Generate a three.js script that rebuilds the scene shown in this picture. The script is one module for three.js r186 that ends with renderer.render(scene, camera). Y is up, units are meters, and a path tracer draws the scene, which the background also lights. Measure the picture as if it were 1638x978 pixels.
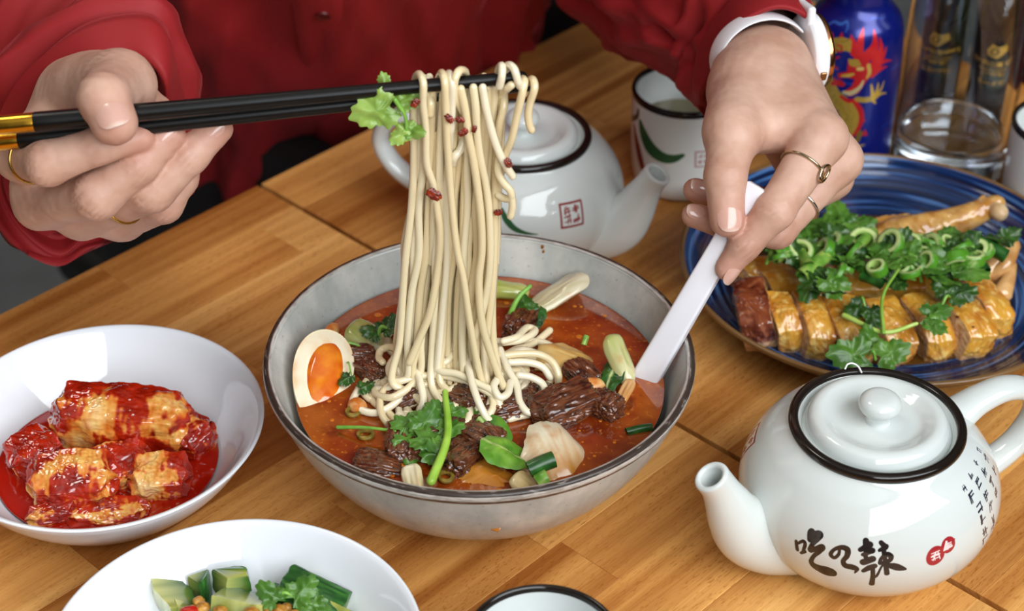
import * as THREE from 'three';
import { ImprovedNoise } from 'three/addons/math/ImprovedNoise.js';
import { mergeGeometries, mergeVertices, toCreasedNormals } from 'three/addons/utils/BufferGeometryUtils.js';
import { RoundedBoxGeometry } from 'three/addons/geometries/RoundedBoxGeometry.js';
import { RectAreaLightUniformsLib } from 'three/addons/lights/RectAreaLightUniformsLib.js';

// ---------- camera, sky, window light, exposure ----------
const scene = new THREE.Scene();
const T = 0.75;                                   // height of the table top
const camera = new THREE.PerspectiveCamera(18.5156, 1638 / 978, 0.05, 40);
camera.position.set(0.01653, 1.40995, 0.7561);
camera.rotation.set(THREE.MathUtils.degToRad(-36), 0, 0);
camera.focus = 0.93;
camera.userData.fStop = 8;
scene.add(camera);
const renderer = new THREE.WebGLRenderer();
renderer.toneMapping = THREE.LinearToneMapping;
renderer.toneMappingExposure = 0.5;
renderer.shadowMap.enabled = true;
scene.background = new THREE.Color(0.80, 0.90, 1.0);          // bright overcast sky, seen only through the window
scene.backgroundIntensity = 2.0;
RectAreaLightUniformsLib.init();
// the room is turned with the table: "along" runs with the table's far edge, "out" from the guest towards the window
const TURN = THREE.MathUtils.degToRad(46.2);
const along = new THREE.Vector3(Math.cos(TURN), 0, -Math.sin(TURN)), out = new THREE.Vector3(Math.sin(TURN), 0, Math.cos(TURN));
const O = new THREE.Vector3(-0.1494, 0, -0.2878);              // where the seam of the two tables meets their far edge
const at = (a, b, y = 0) => new THREE.Vector3(O.x + along.x * a + out.x * b, y, O.z + along.z * a + out.z * b);
const WIN = { a0: -1.8, a1: 0.6, y0: 1.35, y1: 3.05, b: 1.75 };   // the large window facing the guest
const windowLight = new THREE.RectAreaLight(new THREE.Color(0.93, 0.97, 1.0), 12, WIN.a1 - WIN.a0, WIN.y1 - WIN.y0);
windowLight.position.copy(at((WIN.a0 + WIN.a1) / 2, WIN.b + 0.01, (WIN.y0 + WIN.y1) / 2));
windowLight.lookAt(windowLight.position.clone().sub(out));
windowLight.name = 'window_light';
scene.add(windowLight);
const ceilingLight = new THREE.RectAreaLight(new THREE.Color(1.0, 0.93, 0.84), 15, 0.7, 0.7);   // ceiling lamp behind the guest
ceilingLight.position.copy(at(-0.35, -0.95, 3.13));
ceilingLight.lookAt(ceilingLight.position.clone().setY(0));
ceilingLight.name = 'ceiling_lamp_light';
scene.add(ceilingLight);

// ---------- helpers ----------
const rng = (s) => () => { s = (s + 0x6d2b79f5) | 0; let t = Math.imul(s ^ (s >>> 15), 1 | s); t = (t + Math.imul(t ^ (t >>> 7), 61 | t)) ^ t; return ((t ^ (t >>> 14)) >>> 0) / 4294967296; };
const perlin = new ImprovedNoise();
const noise = (x, y, z = 0) => perlin.noise(x, y, z);
const fbm = (x, y, z, n = 4) => { let s = 0, a = 0.5; for (let i = 0; i < n; i++) { s += a * noise(x, y, z); x = x * 2.03 + 7.1; y = y * 2.03 + 3.7; z = z * 2.03 + 1.3; a *= 0.5; } return s; };
const clamp = (x, a = 0, b = 1) => Math.min(b, Math.max(a, x));
const smooth = (a, b, x) => { const t = clamp((x - a) / (b - a)); return t * t * (3 - 2 * t); };
const lerp = (a, b, t) => a + (b - a) * t;
const mix3 = (a, b, t) => [lerp(a[0], b[0], t), lerp(a[1], b[1], t), lerp(a[2], b[2], t)];
const lin = (hex) => new THREE.Color(hex).toArray();           // sRGB hex to linear values
const V = (p) => (p.isVector3 ? p : new THREE.Vector3(p[0], p[1], p[2]));
const used = new Map();
function numbered(name) { const n = used.get(name) ?? 0; used.set(name, n + 1); return n ? name + '_' + String(n).padStart(3, '0') : name; }
function describe(o, label, category, group, kind) {
  if (label) o.userData.label = label;
  if (category) o.userData.category = category;
  if (group) o.userData.group = group;
  if (kind) o.userData.kind = kind;
  return o;
}
function thing(name, label, category, pos = [0, 0, 0], turn = 0, group) {
  const o = new THREE.Group(); o.name = numbered(name); scene.add(o);
  o.position.copy(V(pos)); o.rotation.y = turn;
  return describe(o, label, category, group);
}
function solo(name, label, category, geometry, material, group) {
  const o = new THREE.Mesh(geometry, material); o.name = numbered(name); scene.add(o);
  return describe(o, label, category, group);
}
function part(parent, name, geometry, material, label) {
  const o = new THREE.Mesh(geometry, material); o.name = name; parent.add(o);
  if (label) o.userData.label = label;
  return o;
}
function copyOf(root, label, pos, turn) {
  const c = root.clone(); c.name = numbered(root.name.replace(/_\d+$/, '')); scene.add(c);
  if (label) c.userData.label = label;
  if (pos) c.position.copy(V(pos));
  if (turn !== undefined) c.rotation.y = turn;
  return c;
}
function std(color, roughness = 0.5, more = {}) {
  return new THREE.MeshPhysicalMaterial({ color: Array.isArray(color) ? new THREE.Color().setRGB(...color) : new THREE.Color(color), roughness, side: THREE.DoubleSide, ...more });
}
const vcol = (roughness, more = {}) => new THREE.MeshPhysicalMaterial({ color: 0xffffff, vertexColors: true, roughness, side: THREE.DoubleSide, ...more });
function texture(w, h, f, srgb = true) {
  const d = new Uint8Array(w * h * 4);
  for (let y = 0; y < h; y++) for (let x = 0; x < w; x++) { const c = f(x / w, y / h, x, y), o = (y * w + x) * 4; d[o] = clamp(c[0], 0, 255); d[o + 1] = clamp(c[1], 0, 255); d[o + 2] = clamp(c[2], 0, 255); d[o + 3] = 255; }
  const t = new THREE.DataTexture(d, w, h); t.magFilter = t.minFilter = THREE.LinearFilter; t.wrapS = t.wrapT = THREE.RepeatWrapping;
  if (srgb) t.colorSpace = THREE.SRGBColorSpace;
  t.needsUpdate = true; return t;
}
// colour every vertex by f(x, y, z, normal) -> linear rgb
function paint(g, f) {
  const p = g.attributes.position, n = g.attributes.normal, c = new Float32Array(p.count * 3);
  for (let i = 0; i < p.count; i++) c.set(f(p.getX(i), p.getY(i), p.getZ(i), n ? [n.getX(i), n.getY(i), n.getZ(i)] : [0, 1, 0], i), i * 3);
  return g.setAttribute('color', new THREE.BufferAttribute(c, 3));
}
function deform(g, f) {
  const p = g.attributes.position, v = new THREE.Vector3();
  for (let i = 0; i < p.count; i++) { v.fromBufferAttribute(p, i); f(v, i); p.setXYZ(i, v.x, v.y, v.z); }
  g.computeVertexNormals(); return g;
}
// welded, dense ball to be deformed
const ballCache = new Map();
function ball(detail) {
  if (!ballCache.has(detail)) { const g = new THREE.IcosahedronGeometry(1, detail); g.deleteAttribute('uv'); g.deleteAttribute('normal'); ballCache.set(detail, mergeVertices(g, 1e-5)); }
  const g = ballCache.get(detail).clone(); g.computeVertexNormals(); return g;
}
function blob(rx, ry, rz, amp, freq, seed, detail = 12, box = 1) {
  const g = ball(detail);
  return deform(g, (v) => {
    if (box < 1) { const m = Math.max(Math.abs(v.x), Math.abs(v.y), Math.abs(v.z)); v.lerp(v.clone().divideScalar(m), 1 - box); }
    const k = 1 + amp * 2 * fbm(v.x * freq + seed * 3.1, v.y * freq + seed * 1.7, v.z * freq - seed, 4);
    v.set(v.x * rx * k, v.y * ry * k, v.z * rz * k);
  });
}
// tube along points with a radius function, rounded ends; flat squeezes the second axis; up fixes the frame
function tube(points, radius, { seg = 12, per = 6, flat = 1, caps = true, up = null, closed = false, tension } = {}) {
  const curve = new THREE.CatmullRomCurve3(points.map(V), closed, 'centripetal');
  const n = Math.max(2, (points.length - 1) * per), P = [], S = [];
  for (let i = 0; i <= n; i++) { P.push(curve.getPoint(i / n)); S.push(i / n); }
  const tan = P.map((p, i) => new THREE.Vector3().subVectors(P[Math.min(i + 1, n)], P[Math.max(i - 1, 0)]).normalize());
  const rows = [], R = (t) => { const r = typeof radius === 'function' ? radius(t) : radius; return Array.isArray(r) ? r : [r, r * flat]; };
  let nrm = up ? V(up).clone() : new THREE.Vector3(0.31, 0.87, 0.37);
  const ring = (c, t, a, b, k, s) => rows.push({ c, x: a, y: b, k, r: R(s), t: s });
  for (let i = 0; i <= n; i++) {
    const b0 = up ? V(up).clone() : nrm;
    nrm = b0.clone().addScaledVector(tan[i], -b0.dot(tan[i])).normalize();
    const bi = new THREE.Vector3().crossVectors(tan[i], nrm);
    const r = R(S[i]), e = Math.min(...r);
    if (caps && i === 0) for (const q of [0.02, 0.5, 0.85]) ring(P[0].clone().addScaledVector(tan[0], -e * Math.sqrt(1 - q * q) + e * 0), tan[0], bi, nrm, q, 0);
    ring(P[i], tan[i], bi, nrm, 1, S[i]);
    if (caps && i === n) for (const q of [0.85, 0.5, 0.02]) ring(P[n].clone().addScaledVector(tan[n], e * Math.sqrt(1 - q * q)), tan[n], bi, nrm, q, 1);
  }
  const pos = [], uv = [], idx = [], m = seg + 1;
  let len = 0;
  rows.forEach((w, j) => {
    if (j) len += w.c.distanceTo(rows[j - 1].c);
    for (let i = 0; i <= seg; i++) {
      const a = (i / seg) * Math.PI * 2, x = Math.cos(a) * w.r[0] * w.k, y = Math.sin(a) * w.r[1] * w.k;
      pos.push(w.c.x + w.x.x * x + w.y.x * y, w.c.y + w.x.y * x + w.y.y * y, w.c.z + w.x.z * x + w.y.z * y);
      uv.push(len, i / seg);
    }
  });
  for (let j = 0; j < rows.length - 1; j++) for (let i = 0; i < seg; i++) { const a = j * m + i; idx.push(a, a + 1, a + m, a + 1, a + m + 1, a + m); }
  return finish(pos, uv, idx, m, rows.length);
}
// normals that close over the seam of a wrapped grid
function finish(pos, uv, idx, m, rows) {
  const g = new THREE.BufferGeometry();
  g.setAttribute('position', new THREE.Float32BufferAttribute(pos, 3)); g.setAttribute('uv', new THREE.Float32BufferAttribute(uv, 2)); g.setIndex(idx); g.computeVertexNormals();
  const n = g.attributes.normal, a = new THREE.Vector3(), b = new THREE.Vector3();
  for (let j = 0; j < rows; j++) { a.fromBufferAttribute(n, j * m); b.fromBufferAttribute(n, j * m + m - 1); a.add(b).normalize(); n.setXYZ(j * m, a.x, a.y, a.z); n.setXYZ(j * m + m - 1, a.x, a.y, a.z); }
  return g;
}
// smooth profile through [radius, height] points; a point with a third entry is a sharp corner
function profile(points, n = 8) {
  const outp = []; let run = [];
  const flush = () => { if (run.length < 2) return; const c = new THREE.SplineCurve(run.map((p) => new THREE.Vector2(p[0], p[1]))), k = (run.length - 1) * n; for (let i = outp.length ? 1 : 0; i <= k; i++) outp.push(c.getPoint(i / k)); };
  for (const p of points) { run.push(p); if (p[2]) { flush(); run = [p]; } }
  flush();
  return outp;
}
// surface of revolution; uv: u round the axis from +z towards +x, v the length along the profile in metres
function lathe(points, seg = 96, n = 8, wobble = null) {
  const P = profile(points, n), pos = [], uv = [], idx = [], m = seg + 1; let len = 0;
  P.forEach((p, j) => {
    if (j) len += p.distanceTo(P[j - 1]);
    for (let i = 0; i <= seg; i++) {
      const a = (i / seg) * Math.PI * 2 - Math.PI, k = wobble ? wobble(a, p.y) : 1;
      pos.push(Math.sin(a) * p.x * k, p.y, Math.cos(a) * p.x * k); uv.push(i / seg, len);
    }
  });
  for (let j = 0; j < P.length - 1; j++) for (let i = 0; i < seg; i++) { const a = j * m + i; idx.push(a, a + 1, a + m, a + 1, a + m + 1, a + m); }
  return finish(pos, uv, idx, m, P.length);
}
// a grid surface f(u, v) -> [x, y, z]
function sheet(nu, nv, f) {
  const pos = [], uv = [], idx = [], m = nu + 1;
  for (let j = 0; j <= nv; j++) for (let i = 0; i <= nu; i++) { const p = f(i / nu, j / nv); pos.push(p[0], p[1], p[2]); uv.push(i / nu, j / nv); }
  for (let j = 0; j < nv; j++) for (let i = 0; i < nu; i++) { const a = j * m + i; idx.push(a, a + 1, a + m, a + 1, a + m + 1, a + m); }
  const g = new THREE.BufferGeometry();
  g.setAttribute('position', new THREE.Float32BufferAttribute(pos, 3)); g.setAttribute('uv', new THREE.Float32BufferAttribute(uv, 2)); g.setIndex(idx); g.computeVertexNormals();
  return g;
}
// thick leaf or slice from an outline [[x, z], ...] (metres), bent by bend(x, z) -> height, with a real thickness
function slab(outline, thick, bend = () => 0, rings = 5) {
  const n = outline.length, pos = [], idx = []; let cx = 0, cz = 0;
  for (const p of outline) { cx += p[0] / n; cz += p[1] / n; }
  for (const side of [1, -1]) for (let k = 0; k <= rings; k++) for (let i = 0; i < n; i++) {
    const s = k / rings, x = lerp(cx, outline[i][0], s), z = lerp(cz, outline[i][1], s), edge = Math.sqrt(Math.max(0, 1 - Math.pow(s, 6)));
    pos.push(x, bend(x, z) + side * thick * 0.5 * (0.15 + 0.85 * edge), z);
  }
  const at0 = (rings + 1) * n;
  for (const o of [0, at0]) for (let k = 0; k < rings; k++) for (let i = 0; i < n; i++) { const j = (i + 1) % n, a = o + k * n + i, b = o + k * n + j, c = a + n, d = b + n; if (o === 0) idx.push(a, c, b, b, c, d); else idx.push(a, b, c, b, d, c); }
  for (let i = 0; i < n; i++) { const j = (i + 1) % n, a = rings * n + i, b = rings * n + j; idx.push(a, a + at0, b, b, a + at0, b + at0); }
  const g = new THREE.BufferGeometry(); g.setAttribute('position', new THREE.Float32BufferAttribute(pos, 3)); g.setIndex(idx); g.computeVertexNormals(); return g;
}
function place(g, pos, rot = [0, 0, 0], scale = 1) {
  return g.applyMatrix4(new THREE.Matrix4().compose(V(pos), new THREE.Quaternion().setFromEuler(new THREE.Euler(rot[0], rot[1], rot[2], 'YXZ')), typeof scale === 'number' ? new THREE.Vector3(scale, scale, scale) : V(scale)));
}
// signed-distance field to a smooth closed mesh (surface nets)
function field(f, lo, hi, cell) {
  const n = [0, 1, 2].map((k) => Math.ceil((hi[k] - lo[k]) / cell) + 2), [nx, ny, nz] = n, D = new Float32Array(nx * ny * nz), X = (i) => lo[0] + i * cell, Y = (j) => lo[1] + j * cell, Z = (k) => lo[2] + k * cell;
  for (let k = 0; k < nz; k++) for (let j = 0; j < ny; j++) for (let i = 0; i < nx; i++) D[(k * ny + j) * nx + i] = f(X(i), Y(j), Z(k));
  const at3 = (i, j, k) => (k * ny + j) * nx + i, id = new Int32Array(nx * ny * nz).fill(-1), pos = [], idx = [];
  const E = [[0, 1], [2, 3], [4, 5], [6, 7], [0, 2], [1, 3], [4, 6], [5, 7], [0, 4], [1, 5], [2, 6], [3, 7]];
  for (let k = 0; k < nz - 1; k++) for (let j = 0; j < ny - 1; j++) for (let i = 0; i < nx - 1; i++) {
    const c = []; let mask = 0;
    for (let b = 0; b < 8; b++) { c[b] = D[at3(i + (b & 1), j + ((b >> 1) & 1), k + (b >> 2))]; if (c[b] < 0) mask |= 1 << b; }
    if (mask === 0 || mask === 255) continue;
    let x = 0, y = 0, z = 0, m = 0;
    for (const [a, b] of E) if ((c[a] < 0) !== (c[b] < 0)) { const t = c[a] / (c[a] - c[b]); x += lerp(a & 1, b & 1, t); y += lerp((a >> 1) & 1, (b >> 1) & 1, t); z += lerp(a >> 2, b >> 2, t); m++; }
    id[at3(i, j, k)] = pos.length / 3; pos.push(X(i + x / m), Y(j + y / m), Z(k + z / m));
  }
  const quad = (a, b, c, d, flip) => { if (a < 0 || b < 0 || c < 0 || d < 0) return; if (flip) idx.push(a, c, b, a, d, c); else idx.push(a, b, c, a, c, d); };
  for (let k = 1; k < nz - 1; k++) for (let j = 1; j < ny - 1; j++) for (let i = 1; i < nx - 1; i++) {
    const s = D[at3(i, j, k)] < 0;
    if (s !== D[at3(i + 1, j, k)] < 0) quad(id[at3(i, j - 1, k - 1)], id[at3(i, j, k - 1)], id[at3(i, j, k)], id[at3(i, j - 1, k)], !s);
    if (s !== D[at3(i, j + 1, k)] < 0) quad(id[at3(i - 1, j, k - 1)], id[at3(i - 1, j, k)], id[at3(i, j, k)], id[at3(i, j, k - 1)], !s);
    if (s !== D[at3(i, j, k + 1)] < 0) quad(id[at3(i - 1, j - 1, k)], id[at3(i, j - 1, k)], id[at3(i, j, k)], id[at3(i - 1, j, k)], !s);
  }
  const g = new THREE.BufferGeometry(); g.setAttribute('position', new THREE.Float32BufferAttribute(pos, 3)); g.setIndex(idx);
  // normals from the field itself, so that nothing looks faceted
  const nr = new Float32Array(pos.length), e = cell * 0.5;
  for (let i = 0; i < pos.length; i += 3) { const [x, y, z] = [pos[i], pos[i + 1], pos[i + 2]], a = f(x + e, y, z) - f(x - e, y, z), b = f(x, y + e, z) - f(x, y - e, z), c = f(x, y, z + e) - f(x, y, z - e), l = Math.hypot(a, b, c) || 1; nr[i] = a / l; nr[i + 1] = b / l; nr[i + 2] = c / l; }
  g.setAttribute('normal', new THREE.BufferAttribute(nr, 3));
  return g;
}
const smin = (a, b, k) => { const h = Math.max(k - Math.abs(a - b), 0) / k; return Math.min(a, b) - h * h * k * 0.25; };
// distance to a tapered capsule from a (radius ra) to b (radius rb)
function cone(x, y, z, a, b, ra, rb) {
  const bx = b[0] - a[0], by = b[1] - a[1], bz = b[2] - a[2], px = x - a[0], py = y - a[1], pz = z - a[2], t = clamp((px * bx + py * by + pz * bz) / (bx * bx + by * by + bz * bz + 1e-12));
  return Math.hypot(px - bx * t, py - by * t, pz - bz * t) - lerp(ra, rb, t);
}
// distance to an ellipsoid (good near the surface)
function egg(x, y, z, c, r) {
  const px = (x - c[0]) / r[0], py = (y - c[1]) / r[1], pz = (z - c[2]) / r[2], k = Math.hypot(px, py, pz), k2 = Math.hypot(px / r[0], py / r[1], pz / r[2]) || 1e-9;
  return (k * (k - 1)) / k2;
}

// ---------- the room ----------
const ROOM = { a0: -2.6, a1: 2.9, b0: -2.4, b1: 1.75, h: 3.2, t: 0.2 };
const mWall = std('#6c655d', 0.9), mCeil = std('#c9c6c0', 0.95), mFrame = std('#2b2a29', 0.45);
const floorTex = texture(512, 512, (u, v) => { const k = 132 + 36 * fbm(u * 9, v * 9, 1, 5) + 10 * noise(u * 90, v * 90, 4); return [k * 0.97, k, k * 1.03]; });
const mFloor = new THREE.MeshPhysicalMaterial({ map: floorTex, roughness: 0.75 });
function slabBox(name, a0, a1, b0, b1, y0, y1, m, parent) {
  const g = new THREE.BoxGeometry(a1 - a0, y1 - y0, b1 - b0), o = new THREE.Mesh(g, m);
  o.name = name; o.position.copy(at((a0 + a1) / 2, (b0 + b1) / 2, (y0 + y1) / 2)); o.rotation.y = TURN;
  if (parent) parent.attach(o); else { scene.add(o); o.userData.kind = 'structure'; }
  return o;
}
{
  const R = ROOM, t = R.t;
  slabBox('floor', R.a0 - t, R.a1 + t, R.b0 - t, R.b1 + t, -0.1, 0, mFloor);
  slabBox('ceiling', R.a0 - t, R.a1 + t, R.b0 - t, R.b1 + t, R.h, R.h + 0.15, mCeil);
  slabBox('wall_left', R.a0 - t, R.a0, R.b0 - t, R.b1 + t, 0, R.h, mWall);
  slabBox('wall_right', R.a1, R.a1 + t, R.b0 - t, R.b1 + t, 0, R.h, mWall);
  slabBox('wall_back', R.a0, R.a1, R.b0 - t, R.b0, 0, R.h, mWall);
  // the window wall: one wall with an opening, in four joined pieces
  const f = new THREE.Shape([[R.a0, 0], [R.a1, 0], [R.a1, R.h], [R.a0, R.h]].map((p) => new THREE.Vector2(...p)));
  f.holes.push(new THREE.Path([[WIN.a0, WIN.y0], [WIN.a0, WIN.y1], [WIN.a1, WIN.y1], [WIN.a1, WIN.y0]].map((p) => new THREE.Vector2(...p))));
  const g = new THREE.ExtrudeGeometry(f, { depth: t, bevelEnabled: false }), w = new THREE.Mesh(g, mWall);
  w.name = 'wall_front'; w.position.copy(at(0, R.b1)); w.rotation.y = TURN; w.userData.kind = 'structure'; scene.add(w);
  const win = new THREE.Group(); win.name = 'window_1'; win.userData.kind = 'structure'; win.position.copy(at((WIN.a0 + WIN.a1) / 2, WIN.b, WIN.y0)); win.rotation.y = TURN; scene.add(win); win.updateMatrixWorld(true);
  const c = 0.06;
  slabBox('window_sill', WIN.a0 - 0.05, WIN.a1 + 0.05, WIN.b - 0.06, WIN.b - 0.002, WIN.y0 - 0.04, WIN.y0, mFrame, win);
  slabBox('window_frame', WIN.a0, WIN.a0 + c, WIN.b - 0.05, WIN.b, WIN.y0, WIN.y1, mFrame, win);
  slabBox('window_frame', WIN.a1 - c, WIN.a1, WIN.b - 0.05, WIN.b, WIN.y0, WIN.y1, mFrame, win);
  slabBox('window_frame', WIN.a0 + c, WIN.a1 - c, WIN.b - 0.05, WIN.b, WIN.y1 - c, WIN.y1, mFrame, win);
  slabBox('window_pane', WIN.a0, WIN.a1, WIN.b + 0.1, WIN.b + 0.105, WIN.y0, WIN.y1, std('#ffffff', 0.02, { transmission: 1, thickness: 0 }), win);
}

{
  const t = thing('ceiling_lamp', 'flat square ceiling lamp behind the person, above the picture', 'lamp', at(-0.35, -0.95, 0).toArray(), TURN);
  part(t, 'housing', new THREE.BoxGeometry(0.76, 0.045, 0.76).translate(0, 3.176, 0), mFrame);
  part(t, 'diffuser', new THREE.BoxGeometry(0.7, 0.012, 0.7).translate(0, 3.146, 0), std('#ffffff', 0.6, { emissive: new THREE.Color(1.0, 0.93, 0.84), emissiveIntensity: 1.5 }));
}

// ---------- the two wooden tables ----------
const BEECH = [
  [[205, 148, 88], [158, 102, 50]], [[196, 137, 78], [146, 90, 42]], [[186, 126, 68], [132, 80, 36]], [[176, 116, 60], [120, 70, 30]],
];
function beech(seed, kind) {
  return texture(2048, 512, (u, v) => {
    const x = u * 0.8, y = v * 0.2;                              // metres along and across the grain
    const warp = 0.004 * fbm(x * 5 + seed, y * 22, seed, 3);
    const ring = kind === 1 ? 0.5 + 0.5 * Math.sin((y + warp * 3 + 0.02 * noise(x * 2.2, seed)) * 620) : 0.5 + fbm(x * 2.5 + seed, (y + warp) * 90, 3 + seed, 4) * 1.5;
    const fibre = noise(x * 22, y * 1400, seed) * 0.16 + noise(x * 60, y * 2600, seed + 5) * 0.1;
    const fl = noise(x * (kind === 2 ? 330 : 230), y * 1500, seed + 11), fleck = smooth(0.28, 0.5, fl) * (kind === 2 ? 0.5 : 0.36) * (0.6 + 0.8 * noise(x * 30, y * 30, seed + 8)), dark = smooth(0.22, 0.5, noise(x * 2.4, (y + warp) * 60, seed + 21)) * 0.34;
    const broad = fbm(x * 4 + 3, y * 14, seed + 2, 3) * 0.6;
    const t = clamp(0.3 + (ring - 0.5) * (kind === 1 ? 0.17 : 0.5) + fibre + broad + fleck + dark);
    const c = mix3([242, 188, 116], [164, 100, 42], t);
    return c;
  });
}
const woodTex = [beech(1.7, 0), beech(5.3, 1), beech(9.1, 2)];
const woodTone = ['#fffaf0', '#fbeedc', '#ead8c2', '#d8c2a8', '#fff4e2'];
const woodMat = woodTex.flatMap((map) => woodTone.map((c) => new THREE.MeshPhysicalMaterial({ map, color: c, roughness: 0.42, specularIntensity: 0.6 })));
// a stave: chamfered top, straight sides
function stave(L, W, H, seed) {
  const c = 0.00022, l = L / 2, w = W / 2, pos = [], uv = [], idx = [], r = rng(seed), u0 = r() * 0.8, v0 = r() * 0.2, fl = r() > 0.5 ? -1 : 1;
  const q = (...ps) => { const b = pos.length / 3; for (const p of ps) { pos.push(...p); uv.push((p[0] * fl + u0) / 0.8, (p[2] + (p[1] < -0.001 ? p[1] : 0) + v0) / 0.2); } idx.push(b, b + 1, b + 2, b, b + 2, b + 3); };
  const t = [[-l + c, 0, -w + c], [-l + c, 0, w - c], [l - c, 0, w - c], [l - c, 0, -w + c]], m = [[-l, -c, -w], [-l, -c, w], [l, -c, w], [l, -c, -w]], d = m.map((p) => [p[0], -H, p[2]]);
  q(...t);
  for (let i = 0; i < 4; i++) { const j = (i + 1) % 4; q(t[i], m[i], m[j], t[j]); q(m[i], d[i], d[j], m[j]); }
  q(d[3], d[2], d[1], d[0]);
  const g = new THREE.BufferGeometry(); g.setAttribute('position', new THREE.Float32BufferAttribute(pos, 3)); g.setAttribute('uv', new THREE.Float32BufferAttribute(uv, 2)); g.setIndex(idx);
  return toCreasedNormals(g, 0.3);
}
const mLeg = std('#1c1b1a', 0.5);
function tableOf(label, a0, a1, rows, joints, tones, seed) {
  const r = rng(seed), D = rows[rows.length - 1], t = thing('dining_table', label, 'table', at((a0 + a1) / 2, D / 2, 0).toArray(), TURN);
  const w = a1 - a0;
  rows.slice(0, -1).forEach((b0, k) => {
    const b1 = rows[k + 1]; let cuts = joints[k];
    if (!cuts) { cuts = []; let c = a0 + 0.12 + r() * 0.2; while (c < a1 - 0.08) { cuts.push(c); c += 0.22 + r() * 0.22; } }
    const ends = [a0, ...cuts, a1];
    for (let i = 0; i < ends.length - 1; i++) {
      const L = ends[i + 1] - ends[i], W = b1 - b0, tone = tones[k + '.' + i] ?? Math.floor(r() * woodMat.length);
      const o = part(t, 'stave', stave(L - 0.00012, W - 0.00008, 0.03, seed + k * 31 + i), woodMat[tone]);
      o.position.set((ends[i] + ends[i + 1]) / 2 - (a0 + a1) / 2, T - r() * 0.00012, (b0 + b1) / 2 - D / 2);
    }
  });
  for (const [x, z] of [[-1, -1], [1, -1], [-1, 1], [1, 1]]) { const o = part(t, 'leg', new RoundedBoxGeometry(0.045, T - 0.07, 0.045, 1, 0.004), mLeg); o.position.set(x * (w / 2 - 0.09), (T - 0.07) / 2, z * (D / 2 - 0.09)); }
  for (const z of [-1, 1]) { const o = part(t, 'rail', new THREE.BoxGeometry(w - 0.14, 0.04, 0.025), mLeg); o.position.set(0, T - 0.05, z * (D / 2 - 0.09)); }
  for (const x of [-1, 1]) { const o = part(t, 'rail', new THREE.BoxGeometry(0.025, 0.04, D - 0.2), mLeg); o.position.set(x * (w / 2 - 0.09), T - 0.05, 0); }
  return t;
}
tableOf('light brown butcher block table left of the seam, carrying both white plates', -0.7, -0.0016,
  [0, 0.0361, 0.0808, 0.13, 0.1787, 0.222, 0.265, 0.315, 0.3734, 0.4123, 0.4564, 0.505, 0.5487, 0.592, 0.64, 0.69, 0.74],
  { 0: [-0.44, -0.13], 1: [-0.38, -0.0325], 2: [-0.5, -0.21], 4: [-0.289], 8: [-0.45, -0.1138], 9: [-0.33], 10: [-0.42, -0.2] },
  { '0.1': 12, '0.2': 2, '1.1': 1, '1.2': 5, '2.1': 2, '2.2': 0, '4.0': 10, '4.1': 3, '8.1': 2, '8.2': 7, '9.1': 4, '10.2': 0 }, 11);
tableOf('darker brown butcher block table under both teapots and the blue plate, right of the seam', 0.0016, 0.465,
  [0, 0.042, 0.0862, 0.128, 0.17, 0.213, 0.257, 0.3, 0.345, 0.39, 0.43, 0.47, 0.51, 0.549, 0.595, 0.64, 0.69, 0.74], {}, { '13.0': 4 }, 23);

// ---------- painting prints on canvases ----------
function canvasTexture(w, h, draw) {
  const c = document.createElement('canvas'); c.width = w; c.height = h;
  const x = c.getContext('2d'); draw(x, w, h);
  const t = new THREE.CanvasTexture(c); t.colorSpace = THREE.SRGBColorSpace; t.magFilter = THREE.LinearFilter; t.wrapS = THREE.RepeatWrapping; return t;
}
// brush stroke through [x, y, width]; a missing width repeats the last one
function brush(x, pts, color, k = 1) {
  let w = 6; const P = pts.map((p) => new THREE.Vector3(p[0], p[1], (w = p[2] ?? w))), c = new THREE.CatmullRomCurve3(P, false, 'centripetal'), n = pts.length * 14;
  x.fillStyle = color;
  for (let i = 0; i <= n; i++) { const p = c.getPoint(i / n); x.beginPath(); x.arc(p.x, p.y, Math.max(0.6, p.z * 0.5 * k), 0, 7); x.fill(); }
}
function shape(x, pts, color) { x.fillStyle = color; x.beginPath(); pts.forEach((p, i) => (i ? x.lineTo(p[0], p[1]) : x.moveTo(p[0], p[1]))); x.closePath(); x.fill(); }
function glyph(x, cx, cy, s, r, color) {
  x.strokeStyle = color; x.lineCap = 'round';
  for (let i = 0; i < 4; i++) { x.lineWidth = s * (0.12 + 0.1 * r()); x.beginPath(); const h = r() > 0.5, a = (r() - 0.5) * s, b = (r() - 0.5) * s; x.moveTo(cx + (h ? -s / 2 : a), cy + (h ? b : -s / 2)); x.lineTo(cx + (h ? s / 2 : a + (r() - 0.5) * s * 0.7), cy + (h ? b - s * 0.15 : s / 2)); x.stroke(); }
}
function seal(x, q, color, r) {                                   // square chop: a frame with four small characters
  const L = (a, b, t) => [lerp(a[0], b[0], t), lerp(a[1], b[1], t)], inside = (u, v) => L(L(q[0], q[1], u), L(q[3], q[2], u), v);
  x.strokeStyle = color; x.lineWidth = Math.hypot(q[1][0] - q[0][0], q[1][1] - q[0][1]) * 0.085; x.lineJoin = 'round'; x.beginPath(); q.forEach((p, i) => (i ? x.lineTo(...p) : x.moveTo(...p))); x.closePath(); x.stroke();
  const s = Math.hypot(q[1][0] - q[0][0], q[1][1] - q[0][1]) * 0.27;
  for (const [u, v] of [[0.3, 0.3], [0.7, 0.28], [0.3, 0.7], [0.7, 0.7]]) glyph(x, ...inside(u, v), s, r, color);
}
const POT_LONG = 0.13813, INK = '#2a2422', SEAL = '#8e3a3a';
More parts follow.
